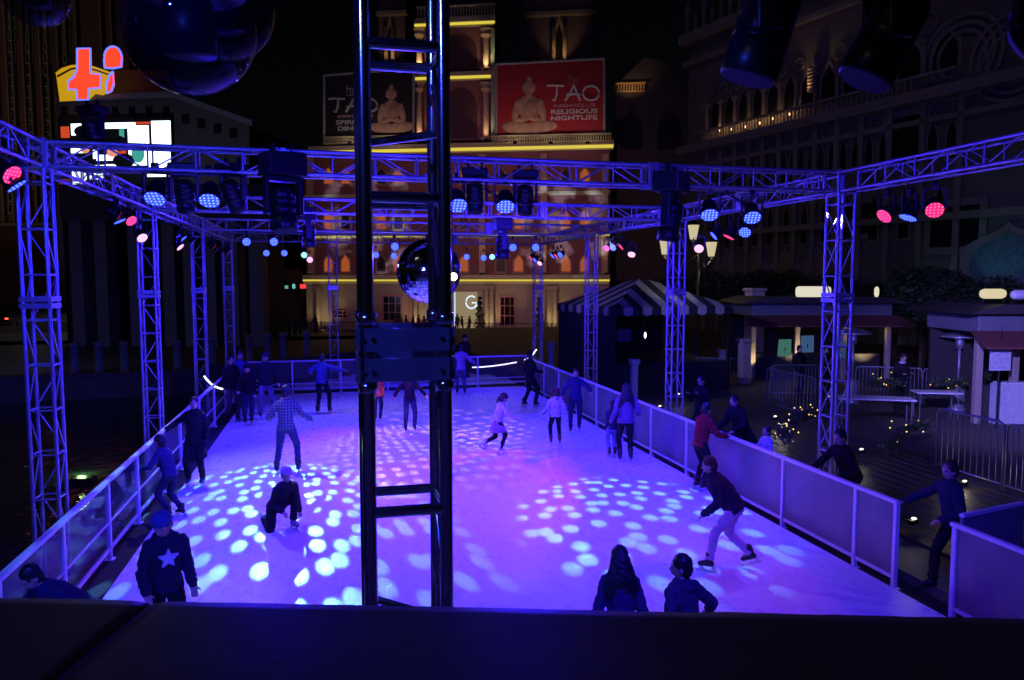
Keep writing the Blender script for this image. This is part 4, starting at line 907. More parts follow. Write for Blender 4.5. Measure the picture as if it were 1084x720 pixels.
# dim towers behind
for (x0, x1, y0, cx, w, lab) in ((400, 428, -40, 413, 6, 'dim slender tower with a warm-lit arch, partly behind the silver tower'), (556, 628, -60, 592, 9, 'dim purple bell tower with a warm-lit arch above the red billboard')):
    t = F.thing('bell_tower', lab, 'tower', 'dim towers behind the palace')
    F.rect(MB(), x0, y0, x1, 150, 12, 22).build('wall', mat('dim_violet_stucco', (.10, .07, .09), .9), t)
    u, z0 = F.h(cx, 64, 11.9); _, z1 = F.h(cx, 15, 11.9); w_ = w/800*87
    MB().prism(ogee(u, z0, w_*1.5, z1-z0), 11.9, 11.99).build('arch', mat('warm_arch_stone', (.4, .25, .12), .8), t)
    MB().prism(ogee(u, z0, w_*.8, (z1-z0)*.8), 11.8, 11.89).build('opening_shade_panel', BLK, t)  # black sheet paints the shade of the belfry arch
    for s_ in (-1, 1):
        MB().tube((u+s_*w_*.62, 11.6, z0), (u+s_*w_*.62, 11.6, z0+(z1-z0)*.7), .22).build('column', PIL, t, True)
    F.rect(MB(), x0-2, 11, x1+2, 15, 11.2, 11.98).build('cornice', DST, t)
    spot(F.w(u+.5, 9.0, z0-2), F.w(u, 12, z0+4), (1, .6, .25), 260, 60, parent=None)

# billboards
BR = mat('billboard_red', (.42, .03, .035), .6, 0, .12, .3); BB = mat('billboard_black', (.018, .016, .016), .6, 0, .2, .5)
SAND = mat('sandstone_print', (.52, .33, .2), .8, 0, .45, 2.2, .4, 6); TW = mat('white_lettering', (.7, .68, .66), .6)
def billboard(label, corners, m, lx, ly, s):
    t = F.thing('billboard', label, 'billboard', 'billboards on the palace facade')
    v = -1.2; P = [F.h(x, y, v) for x, y in corners]
    MB().prism(P, v, v+.25).build('board', m, t)
    mb = MB()
    for i in range(4):
        a = V((P[i][0], v, P[i][1])); c = V((P[(i+1) % 4][0], v, P[(i+1) % 4][1])); mb.tube(a, c, .13, n=4)
    mb.build('frame', mat('grey_frame', (.4, .42, .42), .5), t)
    return t, v
def buddha(t, v, px, py0, py1, name='seated_statue_picture'):
    u, z0 = F.h(px, py1, v); _, z1 = F.h(px, py0, v); H = z1-z0; mb = MB(); f = .12
    def e(x, z, rx, rz, q=0, dy=.0): mb.ell((u+x*H, v-.03-dy, z0+z*H), (rx*H, .16, rz*H), Quaternion((0, 1, 0), R(q)), n=20, m=12)
    e(0, .80, .105, .13); e(0, .94, .05, .06); e(-.1, .8, .02, .07); e(.1, .8, .02, .07); e(0, .66, .05, .07)
    e(0, .46, .2, .22); e(-.17, .53, .09, .08); e(.17, .53, .09, .08)
    e(-.235, .38, .065, .18, 8); e(.235, .38, .065, .18, -8); e(-.1, .26, .15, .05, -12, .05); e(.1, .26, .15, .05, 12, .05)
    e(-.2, .12, .3, .105, 4, .03); e(.2, .12, .3, .105, -4, .03); e(0, .06, .4, .06)
    for k in range(6): mb.path([(u+(-.12+.05*k)*H, v-.2, z0+.24*H), (u+(-.08+.045*k)*H, v-.21, z0+.42*H), (u+(.0+.035*k)*H, v-.18, z0+.58*H)], .008*H, 5)
    o = mb.build(name, SAND, t, True); return o
t, v = billboard('red billboard with a seated stone statue reading TAO NIGHTCLUB RELIGIOUS NIGHTLIFE', [(525, 149), (640, 140.5), (640, 62), (525, 68)], BR, 0, 0, 1)
buddha(t, v, 560, 80, 142)
def strk(pts, w): return pts
def bigT(t, v, x0, x1, y0, y1, m):
    # brushed letters T A O as strokes
    X = lambda fx, fy: V((F.h(x0+(x1-x0)*fx, y0+(y1-y0)*fy, v-.12)[0], v-.14, F.h(x0+(x1-x0)*fx, y0+(y1-y0)*fy, v-.12)[1]))
    for nm_, strokes in (('letter', [[(0, .06), (.1, .02), (.32, .05)], [(.19, .05), (.18, .6), (.14, .98), (.1, .92)]]),
                        ('letter', [[(.34, 1.0), (.43, .5), (.5, .02)], [(.5, .02), (.56, .5), (.62, .98)], [(.36, .62), (.5, .55), (.62, .6)]]),
                        ('letter', [[(.82+.155*math.cos(a), .5+.46*math.sin(a)) for a in [R(-100+30*i) for i in range(13)]]])):
        mb = MB()
        for st in strokes: mb.path([X(*p) for p in st], .12, 6)
        mb.build(nm_, m, t)
bigT(t, v, 579, 636, 90, 107, TW)
def ft(s, px, py, size, m, nm='lettering', sx=1.0, off=.0, vv=None):
    u, z = F.h(px, py, vv or v-.1); return text(s, size, m, t, nm, (u, (vv or v)-.05, z), ext=.06, sx=sx, off=off)
u, z = F.h(607, 85.5, v); mb = MB()
for (dx, dz, lx, lz) in ((-.35, .2, .07, .7), (-.1, .25, .6, .07), (.0, -.05, .07, .8), (.25, .0, .07, .7), (.1, .0, .5, .06), (.45, .1, .06, .5), (-.45, .5, .25, .06), (0, -.35, .9, .06)): mb.cbox((u+dx, v-.06, z+dz), (lx, .05, lz))
mb.build('small_emblem', mat('dull_red_print', (.5, .25, .22), .6), t)
DR = mat('dull_pink_print', (.6, .38, .35), .6)
ft('NIGHTCLUB', 608, 113, .4, DR, sx=1.75)
ft('RELIGIOUS', 607.5, 120, .57, TW, sx=1.62, off=.012); ft('NIGHTLIFE', 607.5, 126.7, .57, TW, sx=1.62, off=.012)
balus(519, 647, 142, 151, -1.75, t, mat('pale_balustrade', (.42, .38, .2), .7), 2.6)
t, v = billboard('black billboard with a seated stone statue reading TAO SPIRITED DINING, left of the loggia tower', [(343, 151), (438, 146), (438, 72), (343, 80)], BB, 0, 0, 1)
buddha(t, v, 415, 89, 141)
GW = mat('grey_lettering', (.45, .46, .45), .6)
bigT(t, v, 348, 401, 104, 119, GW)
u, z = F.h(371, 97, v); mb = MB()
for (dx, dz, lx, lz) in ((-.35, .2, .07, .7), (-.1, .25, .6, .07), (.0, -.05, .07, .8), (.25, .0, .07, .7), (.45, .1, .06, .5), (0, -.35, .9, .06)): mb.cbox((u+dx, v-.06, z+dz), (lx, .05, lz))
mb.build('small_emblem', GW, t)
ft('ASIAN BISTRO', 376, 124, .38, DR, sx=1.5); ft('SPIRITED', 374, 131.2, .57, GW, sx=1.6, off=.012); ft('DINING', 374, 137.8, .57, GW, sx=1.6, off=.012)
balus(342, 440, 143.5, 151, -1.75, t, mat('pale_balustrade', (.42, .38, .2), .7), 2.6)
# facade lamps
def uplight(px, py, vv, tpx, tpy, tv, col, pw, size, lab):
    u, z = F.h(px, py, vv); p = F.w(u, vv, z); u2, z2 = F.h(tpx, tpy, tv); q = F.w(u2, tv, z2)
    t_ = thing('flood_light', lab, 'floodlight', p, 0, 'facade floodlights'); MB().bevbox((-.18, -.12, -.12), (.18, .12, .12), .03).build('housing', BLKM, t_)
    MB().box((-.15, -.02, .121), (.15, .1, .128)).build('lens', emat('flood_lens', (1, .8, .5), .8), t_)
    spot(p+V((0, 0, .1)), q, col, pw, size, .7, .2)
for i_, x_ in enumerate((545, 583, 622)): uplight(x_, 151, -3.6, x_, 128, -1.2, (1, .75, .62), 48, 150, f'{["left", "middle", "right"][i_]} floodlight below the red billboard')
for i_, x_ in enumerate((370, 412)): uplight(x_, 151, -3.6, x_, 128, -1.2, (1, .8, .65), 48, 150, f'{["left", "right"][i_]} floodlight below the black billboard')
for i, x in enumerate((444, 514.5)):
    uplight(x, 74, -.5, x, 40, .5, (1, .72, .3), 190, 90, f'small floodlight at the foot of the upper {["left", "right"][i]} loggia column'); uplight(x, 148, -.5, x, 100, .5, (1, .6, .35), 130, 90, f'small floodlight at the foot of the lower {["left", "right"][i]} loggia column')
for i, x in enumerate((327, 455, 510, 575.5, 641)): uplight(x, 289.5, -1.0, x, 200, -.2, (1, .58, .25), 90, 45, f'small floodlight on the cornice under the {["first", "second", "third", "fourth", "fifth"][i]} pilaster from the left')
for i, x in enumerate((342, 441, 518, 585)): uplight(x, 351, -2.6, x, 315, -.5, (1, .78, .35), 150, 110, f'ground floodlight lighting the {["leftmost", "second", "third", "rightmost"][i]} column pair of the facade')
# facade wash: mauve spots added without any street fixture
def street_lamp(p, lab, lan, h, pw, col=(1, .75, .45)):
    t_ = thing('street_lamp', lab, 'street lamp', p); MB().lathe([(.2, 0), (.16, .5), (.07, .7), (.05, h)], n=12).build('post', BLKM, t_, True)
    return t_
spot(F.w(-9, -26, 9), F.w(-8, 0, 11), (1, .46, .5), 2400, 80, .8, .5); spot(F.w(4, -24, 9), F.w(4, 0, 10), (1, .46, .5), 2200, 80, .8, .5)
# snowflake projections
def star_gobo(loc, tgt, pw, size, seed):
    o = spot(loc, tgt, (.62, .75, 1), pw, size, .3, .02, gobo=(15, .3, .1, .6, seed), name='snowflake_beam', star=True); return o
star_gobo((1, 28, 4.9), F.w(-14, 0, 11), 60000, 13, 2.2); star_gobo((4, 28, 4.9), F.w(5, 0, 10), 60000, 13, 6.4)

# crowd barrier wall, low quay wall
q = [(-60, 35.9), (-8, 40.9), (2, 49.9), (9.0, 59.9)]
qt = thing('quay_wall', 'low pale stone quay wall along the far bank of the lagoon', 'wall', (0, 0, WZ))
mb = MB(); cp = MB()
for i in range(3):
    a, c = V((*q[i], 0)), V((*q[i+1], 0)); D = (c-a).normalized(); nn = V((-D.y, D.x, 0))
    mb.add([a+nn*0+V((0, 0, -.2)), c+V((0, 0, -.2)), c+nn*.4+V((0, 0, -.2)), a+nn*.4+V((0, 0, -.2)), a+V((0, 0, 1.1)), c+V((0, 0, 1.1)), c+nn*.4+V((0, 0, 1.1)), a+nn*.4+V((0, 0, 1.1))], [(0,3,2,1),(4,5,6,7),(0,1,5,4),(1,2,6,5),(2,3,7,6),(3,0,4,7)])
    z = V((0, 0, 1.102)); u_ = V((0, 0, 1.25)); e = nn*-.08; g_ = nn*.48
    cp.add([a+e+z, c+e+z, c+g_+z, a+g_+z, a+e+u_, c+e+u_, c+g_+u_, a+g_+u_], [(0,3,2,1),(4,5,6,7),(0,1,5,4),(1,2,6,5),(2,3,7,6),(3,0,4,7)])
mb.build('wall_face', STONE, qt); cp.build('coping', STONE, qt)
# bollard posts on the quay
names = ['first', 'second', 'third', 'fourth', 'fifth', 'sixth', 'seventh', 'eighth', 'ninth', 'tenth', 'eleventh', 'twelfth']
PST = mat('pale_post', (.35, .35, .36), .6)
proto = None
bx = [75, 101, 128, 185, 222, 262, 281, 298, 323, 400+30, 506, 583]
for i, px in enumerate(bx):
    # base on the ground just behind the quay wall
    best = None
    for k in range(3):
        a, c = V((*q[k], 0)), V((*q[k+1], 0)); D = (c-a); nn = V((-D.y, D.x, 0)).normalized(); a = a+nn*.9; d = ray(px, 300)
        den = d.x*D.y-d.y*D.x
        s_ = (a.x*D.y-a.y*D.x)/den; p = V((d.x*s_, d.y*s_, 0)); t_ = (p-a).dot(D)/D.length_squared
        if -.01 <= t_ <= 1.01 and s_ > 0: best = p
    if best is None: continue
    if proto is None:
        proto = thing('quay_post', 'x', 'bollard'); MB().lathe([(.24, 0), (.24, .12), (.19, .16), (.19, 1.75), (.24, 1.78), (.24, 1.86), (.1, 1.95)], n=14).build('shaft', PST, proto, True); o = proto
    else: o = copy_tree(proto)
    o.location = (best.x, best.y, -1.2); tag(o, f'pale round post on the lagoon quay, {names[i]} from the left', 'bollard', 'posts along the lagoon quay')
# street balustrade (railing) in front of facade
t = F.thing('street_railing', 'dark iron railing in front of the palace facade across the street', 'railing')
u0, _ = F.h(300, 340, -5); u1, _ = F.h(660, 340, -5)
MB().box((u0, -5.03, 1.0), (u1, -4.97, 1.06)).build('top_rail', BLKM, t); MB().box((u0, -5.03, .1), (u1, -4.97, .15)).build('bottom_rail', BLKM, t)
me = MB().box((-.02, -.02, .15), (.02, .02, 1.0)).mesh('bar', BLKM)
k = 0
for i in range(95): mobj('bar', me, t, (u0+(u1-u0)*i/94, -5, 0))

# topiary pots
LEAF = mat('dark_leaves', (.04, .07, .03), .6, 0, .5, 3)
def leafball(mb, c, r, n, s=.12, k=0):
    for _ in range(n):
        d = V((random.gauss(0, 1), random.gauss(0, 1), random.gauss(0, 1))).normalized()*r[0]*random.uniform(.55, 1.08); d = V((d.x, d.y*r[1]/r[0], d.z*r[2]/r[0]))
        p = V(c)+d; a = V((random.gauss(0, 1), random.gauss(0, 1), random.gauss(0, 1))).normalized(); b2 = a.orthogonal().normalized(); sz = s*random.uniform(.6, 1.4)
        mb.add([p-a*sz, p+b2*sz*.5, p+a*sz, p-b2*sz*.5], [(0, 1, 2, 3)], k)
for i, x in enumerate((508, 571, 457)):
    u, z = F.h(x, 350, -3); t = thing('topiary_plant', f'spiral clipped topiary in a pot before the facade, {["between door and window", "by the right columns", "behind the mirror ball"][i]}', 'plant', F.w(u, -3, 0), 0, 'potted topiary plants')
    MB().lathe([(.3, 0), (.45, .6), (.5, .65), (.42, .66)], n=14).build('pot', STONE, t, True)
    MB().tube((0, 0, .6), (0, 0, 3.2), .05, .03).build('stem', mat('bark', (.08, .05, .03), .9), t)
    mb = MB()
    for (z_, r_) in ((1.0, .55), (1.7, .42), (2.3, .34), (2.85, .26), (3.3, .17)): leafball(mb, (0, 0, z_), (r_, r_, r_*.8), 170, .1)
    mb.build('foliage', LEAF, t)
# ================================================================== dark block right of the palace
t = F.thing('hotel_block', 'nearly black gabled block between the palace and the arcaded building', 'building')
u0, zt = F.h(650, 92, 3); u1, _ = F.h(735, 92, 3); um, zp = F.h(683, 60, 3); _, zr = F.h(730, 75, 3)
MB().prism([(u0, 0), (u1, 0), (u1, zr), (um, zp), (u0, zt)], 3, 16).build('wall', DARKB, t)
balus(652, 684, 87, 97, 2.7, t, mat('warm_lit_balustrade', (.45, .3, .15), .7), 3)
for x in (668, 708):
    u, z = F.h(x, 158, 2.9); MB().prism(ogee(u, z, 2.2, 4), 2.9, 2.996).build('window', BLK, t)
spot(F.w(F.h(668, 100, 0)[0], .6, F.h(668, 96, 0)[1]), F.w(F.h(668, 80, 3)[0], 3, F.h(668, 80, 3)[1]), (1, .6, .25), 90, 100, .7, .1)

# ================================================================== arcaded building on the right
ro = atD(725, 297, 62); ra = math.atan2(math.cos(R(-13.9)), math.sin(R(-13.9)))+PI   # u axis running towards camera/right
G = Frame(ro, ra, -.6)
G.n = V((-math.sin(ra), math.cos(ra), 0))
t = G.thing('arcaded_building', 'dark gothic arcaded palace with pinnacles filling the right background', 'building')
def gz(px, py): return G.h(px, py, 0)
uA = gz(727, 200)[0]; uB = gz(1150, 200)[0]
zt = gz(727, 45)[1]; ztop = zt
MB().box((uA, 0, 0), (uB+8, 10, ztop)).build('wall', DST, t)
zc = lambda px, py: gz(px, py)[1]
LED = mat('weathered_trim', (.3, .26, .23), .8, 0, .3, 1)
for (z_, h_, dpt) in ((ztop, .7, .8), (gz(731, 68)[1], .35, .4), (gz(761, 146)[1]-.5, .6, .9), (gz(740, 176)[1], .3, .3), (gz(735, 250)[1], .4, .5)):
    MB().box((uA-.4, -dpt, z_-h_/2), (uB+8, -.004, z_+h_/2)).build('cornice', LED, t)
# merlons
n_ = 0; uu = uA; me1 = MB().lathe([(.22, 0), (.18, .3), (.13, 1.5), (.25, 1.6), (.28, 1.9), (.1, 2.3), (.02, 2.6)], n=10).mesh('pinnacle', LED); me2 = MB().lathe([(.18, 0), (.13, .9), (.2, 1.0), (.18, 1.2), (.02, 1.5)], n=10).mesh('pinnacle', LED)
while uu < uA+30: mobj('pinnacle', me1 if n_ % 2 == 0 else me2, t, (uu, -.2, ztop+.36)); uu += .95; n_ += 1
# arcade level: balcony with lamps; columns
zb = gz(761, 138)[1]; zat = gz(752, 92)[1]
us = [gz(x, 130)[0] for x in (752, 766, 781, 796, 811, 828, 846, 866, 889, 915, 945, 980, 1020)]
for i in range(len(us)-1):
    c = (us[i]+us[i+1])/2; w = us[i+1]-us[i]
    wn = MB().prism(ogee(c, zb, w*.8, (zat-zb)*.8), -.12, -.004).build('arch_window', LED, t)
    MB().prism(ogee(c, zb+.02, w*.62, (zat-zb)*.7), -.17, -.122).build('opening_shade_panel', BLK, wn)  # black panel set proud, painting the shade within each arch
    MB().tube((us[i], -.35, zb), (us[i], -.35, zb+(zat-zb)*.55), .12, n=10).cbox((us[i], -.35, zb+(zat-zb)*.57), (.4, .4, .2)).build('column', LED, t)
    mb = MB(); rr_ = w*.26; mb.path([(us[i]+rr_*math.cos(a), -.12, zb+(zat-zb)*.86+rr_*math.sin(a)) for a in [R(30*k) for k in range(13)]], .07, 6); mb.build('tracery', LED, t)
    if i < 11:
        for k in range(5): MB().box((us[i]+w*k/5, -.85, zb-1.0), (us[i]+w*k/5+.08, -.75, zb-.1)).build('baluster', LED, t)
MB().box((us[0]-1, -.95, zb-.1), (us[-1], -.65, zb+.05)).build('handrail', LED, t)
MB().box((us[0]-1, -.95, zb-1.15), (us[-1], -.65, zb-1.0)).build('plinth', LED, t)
LW = emat('warm_lamp', (1, .55, .2), 3)
for i, (px, py) in enumerate(((761, 137), (775, 135.5), (789, 133), (804, 129), (819, 124), (835, 119.5))):
    u, z = G.h(px, py, -.5); p = G.w(u, -.5, z-.1)
    o = thing('balcony_lamp', f'tiny warm lamp on the balcony of the arcaded building, {names[i]} from the left', 'lamp', p, 0, 'balcony lamps')
    MB().ell((0, 0, 0), (.1, .1, .1), n=8, m=6).build('bulb', LW, o); MB().tube((0, 0, -.4), (0, 0, -.08), .05).build('stand', BLKM, o)
    point(p+V((0, 0, .25)), (1, .6, .25), 7, .1)
for i in range(len(us)):
    MB().box((us[i]-.18, -.3, 0), (us[i]+.18, -.004, zb-1.2)).build('pilaster', LED, t)
zq = gz(761, 178)[1]; zq2 = gz(735, 246)[1]
for i in range(len(us)-1):
    c = (us[i]+us[i+1])/2; w = us[i+1]-us[i]
    for (za, hh, ww) in ((zq-2.0, 2.6, .34), (zq2-1.5, 3.4, .42)):
        for sx in ((-.25, .25) if ww < .4 else (0,)):
            a_ = MB().prism(ogee(c+sx*w, za, w*ww, hh), -.12, -.004).build('arch_window', LED, t); MB().prism(ogee(c+sx*w, za+.15, w*ww*.7, hh*.85), -.16, -.122).build('opening_shade_panel', BLK, a_)  # inner black panels again paint the shade of the arches
    MB().path([(c+.3*w*math.cos(a), -.1, zq+1.1+.3*w*math.sin(a)) for a in [R(45*k) for k in range(9)]], .06, 5).build('roundel', LED, t)
# lit column between (860,85)
u, z0 = G.h(860, 98, -.5); _, z1 = G.h(860, 72, -.5)
mb = MB(); 
for k in range(7): mb.ell((u, -.6, z0+(z1-z0)*(k+.5)/7), (.3, .3, (z1-z0)/12), n=12, m=6)
mb.build('twisted_column', PIL, t, True)
spot(G.w(u-.4, -1.6, z0-.6), G.w(u, -.6, z0+2), (1, .65, .3), 60, 70, .7, .1)
# upper big round windows, lower square windows and arches
for (px, py, w, h) in ((960, 150, 3.0, 3.6), (1012, 240, 3.5, 3.0), (910, 232, 2.4, 2.6)):
    u, z = gz(px, py); wn = MB().box((u-w/2, -.15, z-h/2), (u+w/2, -.004, z+h/2)).build('window', LED, t); MB().box((u-w/2+.4, -.2, z-h/2+.4), (u+w/2-.4, -.152, z+h/2-.4)).build('pane', BLK, wn)
for px in (770, 800, 832, 866):
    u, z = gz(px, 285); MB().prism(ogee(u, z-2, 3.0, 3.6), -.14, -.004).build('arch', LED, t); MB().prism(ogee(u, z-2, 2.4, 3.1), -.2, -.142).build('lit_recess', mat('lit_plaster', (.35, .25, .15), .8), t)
for px in (1020, 1075):
    u, z = gz(px, 60); mb = MB(); rr_ = 2.2
    for k in range(3): mb.path([(u+rr_*(1-.2*k)*math.cos(a), -.15, z+rr_*(1-.2*k)*math.sin(a)) for a in [R(15*j) for j in range(25)]], .12, 6)
    mb.build('rose_window', LED, t)
# green-lit niche at the right edge
u, z = gz(1068, 300); _, z1 = gz(1068, 235); mb = MB()
A = ogee(u, z, 5, z1-z); MB().prism(A, -.25, -.004).build('niche_arch', LED, t)
MB().prism(ogee(u, z, 3.8, (z1-z)*.88), -.3, -.252).build('niche', mat('mosaic_tiles', (.12, .2, .22), .5, 0, .7, 4), t)
spot(G.w(u-1, -3, z-1), G.w(u, 0, z+3), (.1, .8, .7), 45, 70, .8, .2); spot(G.w(u-3, -2, z-1), G.w(u-3.5, 0, z+2), (.1, .8, .15), 12, 80, .8, .2)
# dim general wash added on the arcade, no fixtures
spot(G.w(us[2], -20, 2), G.w(us[3], 0, zat), (1, .75, .6), 100, 90, .9, .5); spot(G.w(us[8], -20, 2), G.w(us[10], 0, zb), (.8, .65, .8), 50, 100, .9, .5)

# ================================================================== LEFT: hotel tower, casino with signs
H_ = Frame(atD(60, 297, 190), -PSI-R(12), -1.2)
t = H_.thing('hotel_tower', 'tall brown hotel tower with vertical window bands at the upper left', 'building')
BRN = mat('brown_cladding', (.2, .09, .055), .8, 0, .2, .1); TAN = mat('tan_pier', (.33, .26, .19), .8, 0, .2, .1)
H_.rect(MB(), -80, -60, 132, 372, 0, 20).build('wall', BRN, t)
H_.rect(MB(), -80, 236, 132, 239, -1.2, -.01).build('band', TAN, t)
for cx in (-6, 12, 30.5, 49.5, 70, 108):
    H_.rect(MB(), cx-6.5, -60, cx-4.8, 235, -.8, -.01).build('pier', TAN, t); H_.rect(MB(), cx+4.8, -60, cx+6.5, 235, -.8, -.01).build('pier', TAN, t)
WG = mat('hotel_window', (.03, .035, .045), .2, 0, .5, .5)
for cx in (-6, 12, 30.5, 49.5, 70):
    for j in range(19):
        y = -3+12.2*j
        w = H_.rect(MB(), cx-3.8, y, cx+3.8, y+9.4, -.3, -.01).build('window', mat('pale_frame', (.62, .6, .52), .7), t)
        H_.rect(MB(), cx-3.2, y+.5, cx-.3, y+8.5, -.36, -.305).build('pane', WG, w); H_.rect(MB(), cx+.3, y+.5, cx+3.2, y+8.5, -.36, -.305).build('pane', WG, w)
spot(H_.w(-30, -60, 5), H_.w(-8, 0, 52), (1, .78, .68), 10000, 62, .9, 1)  # wash spot added to brighten the hotel tower, no fixture
C_ = Frame(atD(170, 297, 120), -PSI-R(5), -1.2)
t = C_.thing('casino_building', 'dark low casino building with a pitched roofline carrying the neon sign and screen', 'building')
P = [C_.h(x, y, 0) for x, y in ((60, 380), (264, 380), (264, 132), (180, 100), (60, 106))]
MB().prism(P, 0, 25).build('wall', DARKB, t)
P = [C_.h(x, y, -.5) for x, y in ((60, 108), (60, 103), (182, 97), (268, 128), (268, 134), (180, 102))]
MB().prism(P, -.8, -.01).build('cornice', mat('blue_grey_trim', (.12, .12, .16), .8), t)
P = [C_.h(x, y, 3) for x, y in ((118, 104), (180, 100), (180, 74), (118, 74))]; MB().prism(P, 3, 10).build('roof_block', DARKB, t)
for k in range(11):
    H = C_.rect(MB(), 64+18*k if k < 7 else 192+17*(k-7), 113 if k < 7 else 121+5*(k-7), 71+18*k if k < 7 else 200+17*(k-7), 122 if k < 7 else 131+5*(k-7), -.1, -.01).build('window', GLASSD, t)
spot(C_.w(5, -25, 3), C_.w(3, 0, 22), (.6, .6, 1), 9000, 110, .9, 1)  # bluish wash spot added to lift the dark casino front
# neon sign "ti"
t = C_.thing('neon_sign', 'neon sign with a red lower-case ti over a yellow ribbon on the casino roof', 'neon sign')
RED = emat('red_neon_fill', (1, .06, .02), 1.15); YLF = emat('yellow_neon_fill', (1, .55, .01), .55); EDG = emat('blue_neon_edge', (.1, .18, 1), 1.6); BRNL = mat('ribbon_outline', (.12, .03, .02), .7)
def zz(pts): return [(p[0]/4+0, p[1]/4+40) for p in pts]       # from a 4x crop of the corner
def poly(pts, v0, v1, m, name, par):
    mb = MB(); mb.prism([C_.h(x, y, v0) for x, y in pts], v0, v1); return mb.build(name, m, par)
yel = [(232, 150), (262, 128), (300, 116), (345, 112), (400, 122), (470, 146), (478, 170), (452, 232), (430, 242), (400, 236), (372, 262), (245, 268)]
poly(zz(yel), -1.5, -1.2, YLF, 'ribbon', t)
poly(zz([(226, 150), (236, 150), (252, 268), (242, 270)]), -1.56, -1.51, BRNL, 'ribbon_outline', t)
poly(zz([(240, 160), (300, 128), (345, 122), (400, 132), (470, 156), (470, 162), (400, 139), (345, 129), (300, 136), (244, 168)]), -1.56, -1.51, BRNL, 'ribbon_outline', t)
def neon(pts, name):
    P0 = zz(pts); o = poly(P0, -2.0, -1.7, RED, name, t)
    mb = MB(); Q = [C_.h(x, y, -2.05) for x, y in P0]; mb.path([(a, -2.05, b) for a, b in Q+[Q[0]]], .14, 6); mb.build('neon_outline', EDG, o)
neon([(326, 46), (382, 44), (384, 152), (424, 154), (426, 212), (376, 216), (374, 262), (326, 264), (324, 220), (288, 218), (288, 184), (312, 166), (326, 130)], 'letter')
neon([(443, 128), (440, 92)]+[(478-38*math.cos(R(a)), 84-48*math.sin(R(a))) for a in range(10, 180, 20)]+[(516, 92), (514, 124), (480, 130)], 'letter_dot')
neon([(478, 142), (482, 200), (470, 228), (452, 236), (450, 200), (462, 160)], 'letter')
# video screen
t = C_.thing('video_screen', 'bright white LED video screen with red edges on the casino front', 'video screen')
SW = emat('screen_white', (.82, 1, 1), 3); SR = emat('screen_red', (1, .1, .03), .6); SK = mat('screen_dark', (.02, .02, .03), .4); SC = emat('screen_cyan', (.1, .7, .6), .5)
C_.rect(MB(), 62, 126, 181, 212, -.9, -.5).build('cabinet', SK, t)
for (x0, y0, x1, y1, m, nm_) in ((75, 131, 98, 143, SW, 'lit_panel'), (98, 130, 143, 136, SW, 'lit_panel'), (160, 128, 180, 155, SW, 'lit_panel'), (135, 133, 157, 175, SW, 'lit_panel'), (98, 152, 102, 168, SW, 'lit_panel'), (102, 164, 125, 170, SW, 'lit_panel'), (155, 157, 180, 187, SW, 'lit_panel'),
                            (75, 157, 88, 162, SW, 'lit_panel'), (75, 175, 110, 190, SW, 'lit_panel'), (75, 190, 90, 209, SW, 'lit_panel'), (144, 129, 159, 131.5, SR, 'red_panel'), (64, 134, 73, 146, SR, 'red_panel'), (115, 155, 133, 164, SR, 'red_panel'), (84, 155, 93, 160, SR, 'red_panel'),
                            (63, 190, 74, 209, SR, 'red_panel'), (91, 200, 110, 209, SR, 'red_panel'), (111, 174, 124, 180, SW, 'lit_panel'), (126, 136, 131, 150, SC, 'cyan_panel'), (152, 136, 155, 158, SC, 'cyan_panel')):
    C_.rect(MB(), x0, y0, x1, y1, -.96, -.905).build(nm_, m, t)
SP = emat('screen_pink', (1, .35, .25), .8)
for (cx, cy, rx, rz, m, nm_) in ((124, 152, 11, 8, SK, 'dark_shape'), (119, 161, 6, 5, SP, 'face_shape'), (146, 163, 7, 9, SC, 'cyan_shape'), (88, 139, 10, 6, SK, 'dark_shape'), (131, 170, 12, 7, SK, 'dark_shape'), (90, 158, 5, 4, SP, 'face_shape'), (69, 198, 2, 3, SW, 'white_shape')):
    u, z = C_.h(cx, cy, -1.0); s_ = 125/803; MB().ell((u, -.99, z), (rx*s_, .02, rz*s_), n=20, m=8).build(nm_, m, t, True)
spot(C_.w(C_.h(120, 168, -6)[0], -8, C_.h(120, 168, -6)[1]), C_.w(C_.h(120, 168, 0)[0], 0, C_.h(120, 168, 0)[1]-1), (.8, .95, 1), 60, 150, .9, 2)  # added spot imitating the screen's spill on the casino front
# colonnade in front (dark pavilion)
K = Frame(atD(180, 297, 58), -PSI-R(0), -1.2)
t = K.thing('colonnade_building', 'black low pavilion with faint blue-grey piers beyond the lagoon on the left', 'building')
K.rect(MB(), 62, 195, 283, 232, -1, 9).build('entablature', DARKB, t)
K.rect(MB(), 66, 232, 280, 376, 3, 8).build('wall', mat('black_wall', (.015, .015, .018), .8), t)
for x in (72, 98, 134, 170, 192, 213, 237, 262): K.rect(MB(), x, 232.5, x+13, 375, -.6, 1.0).build('pier', mat('grey_pier', (.14, .14, .16), .7, 0, .3, .8), t)
spot(K.w(0, -22, 3), K.w(-2, 0, 6), (.3, .3, 1), 900, 100, .9, .5)
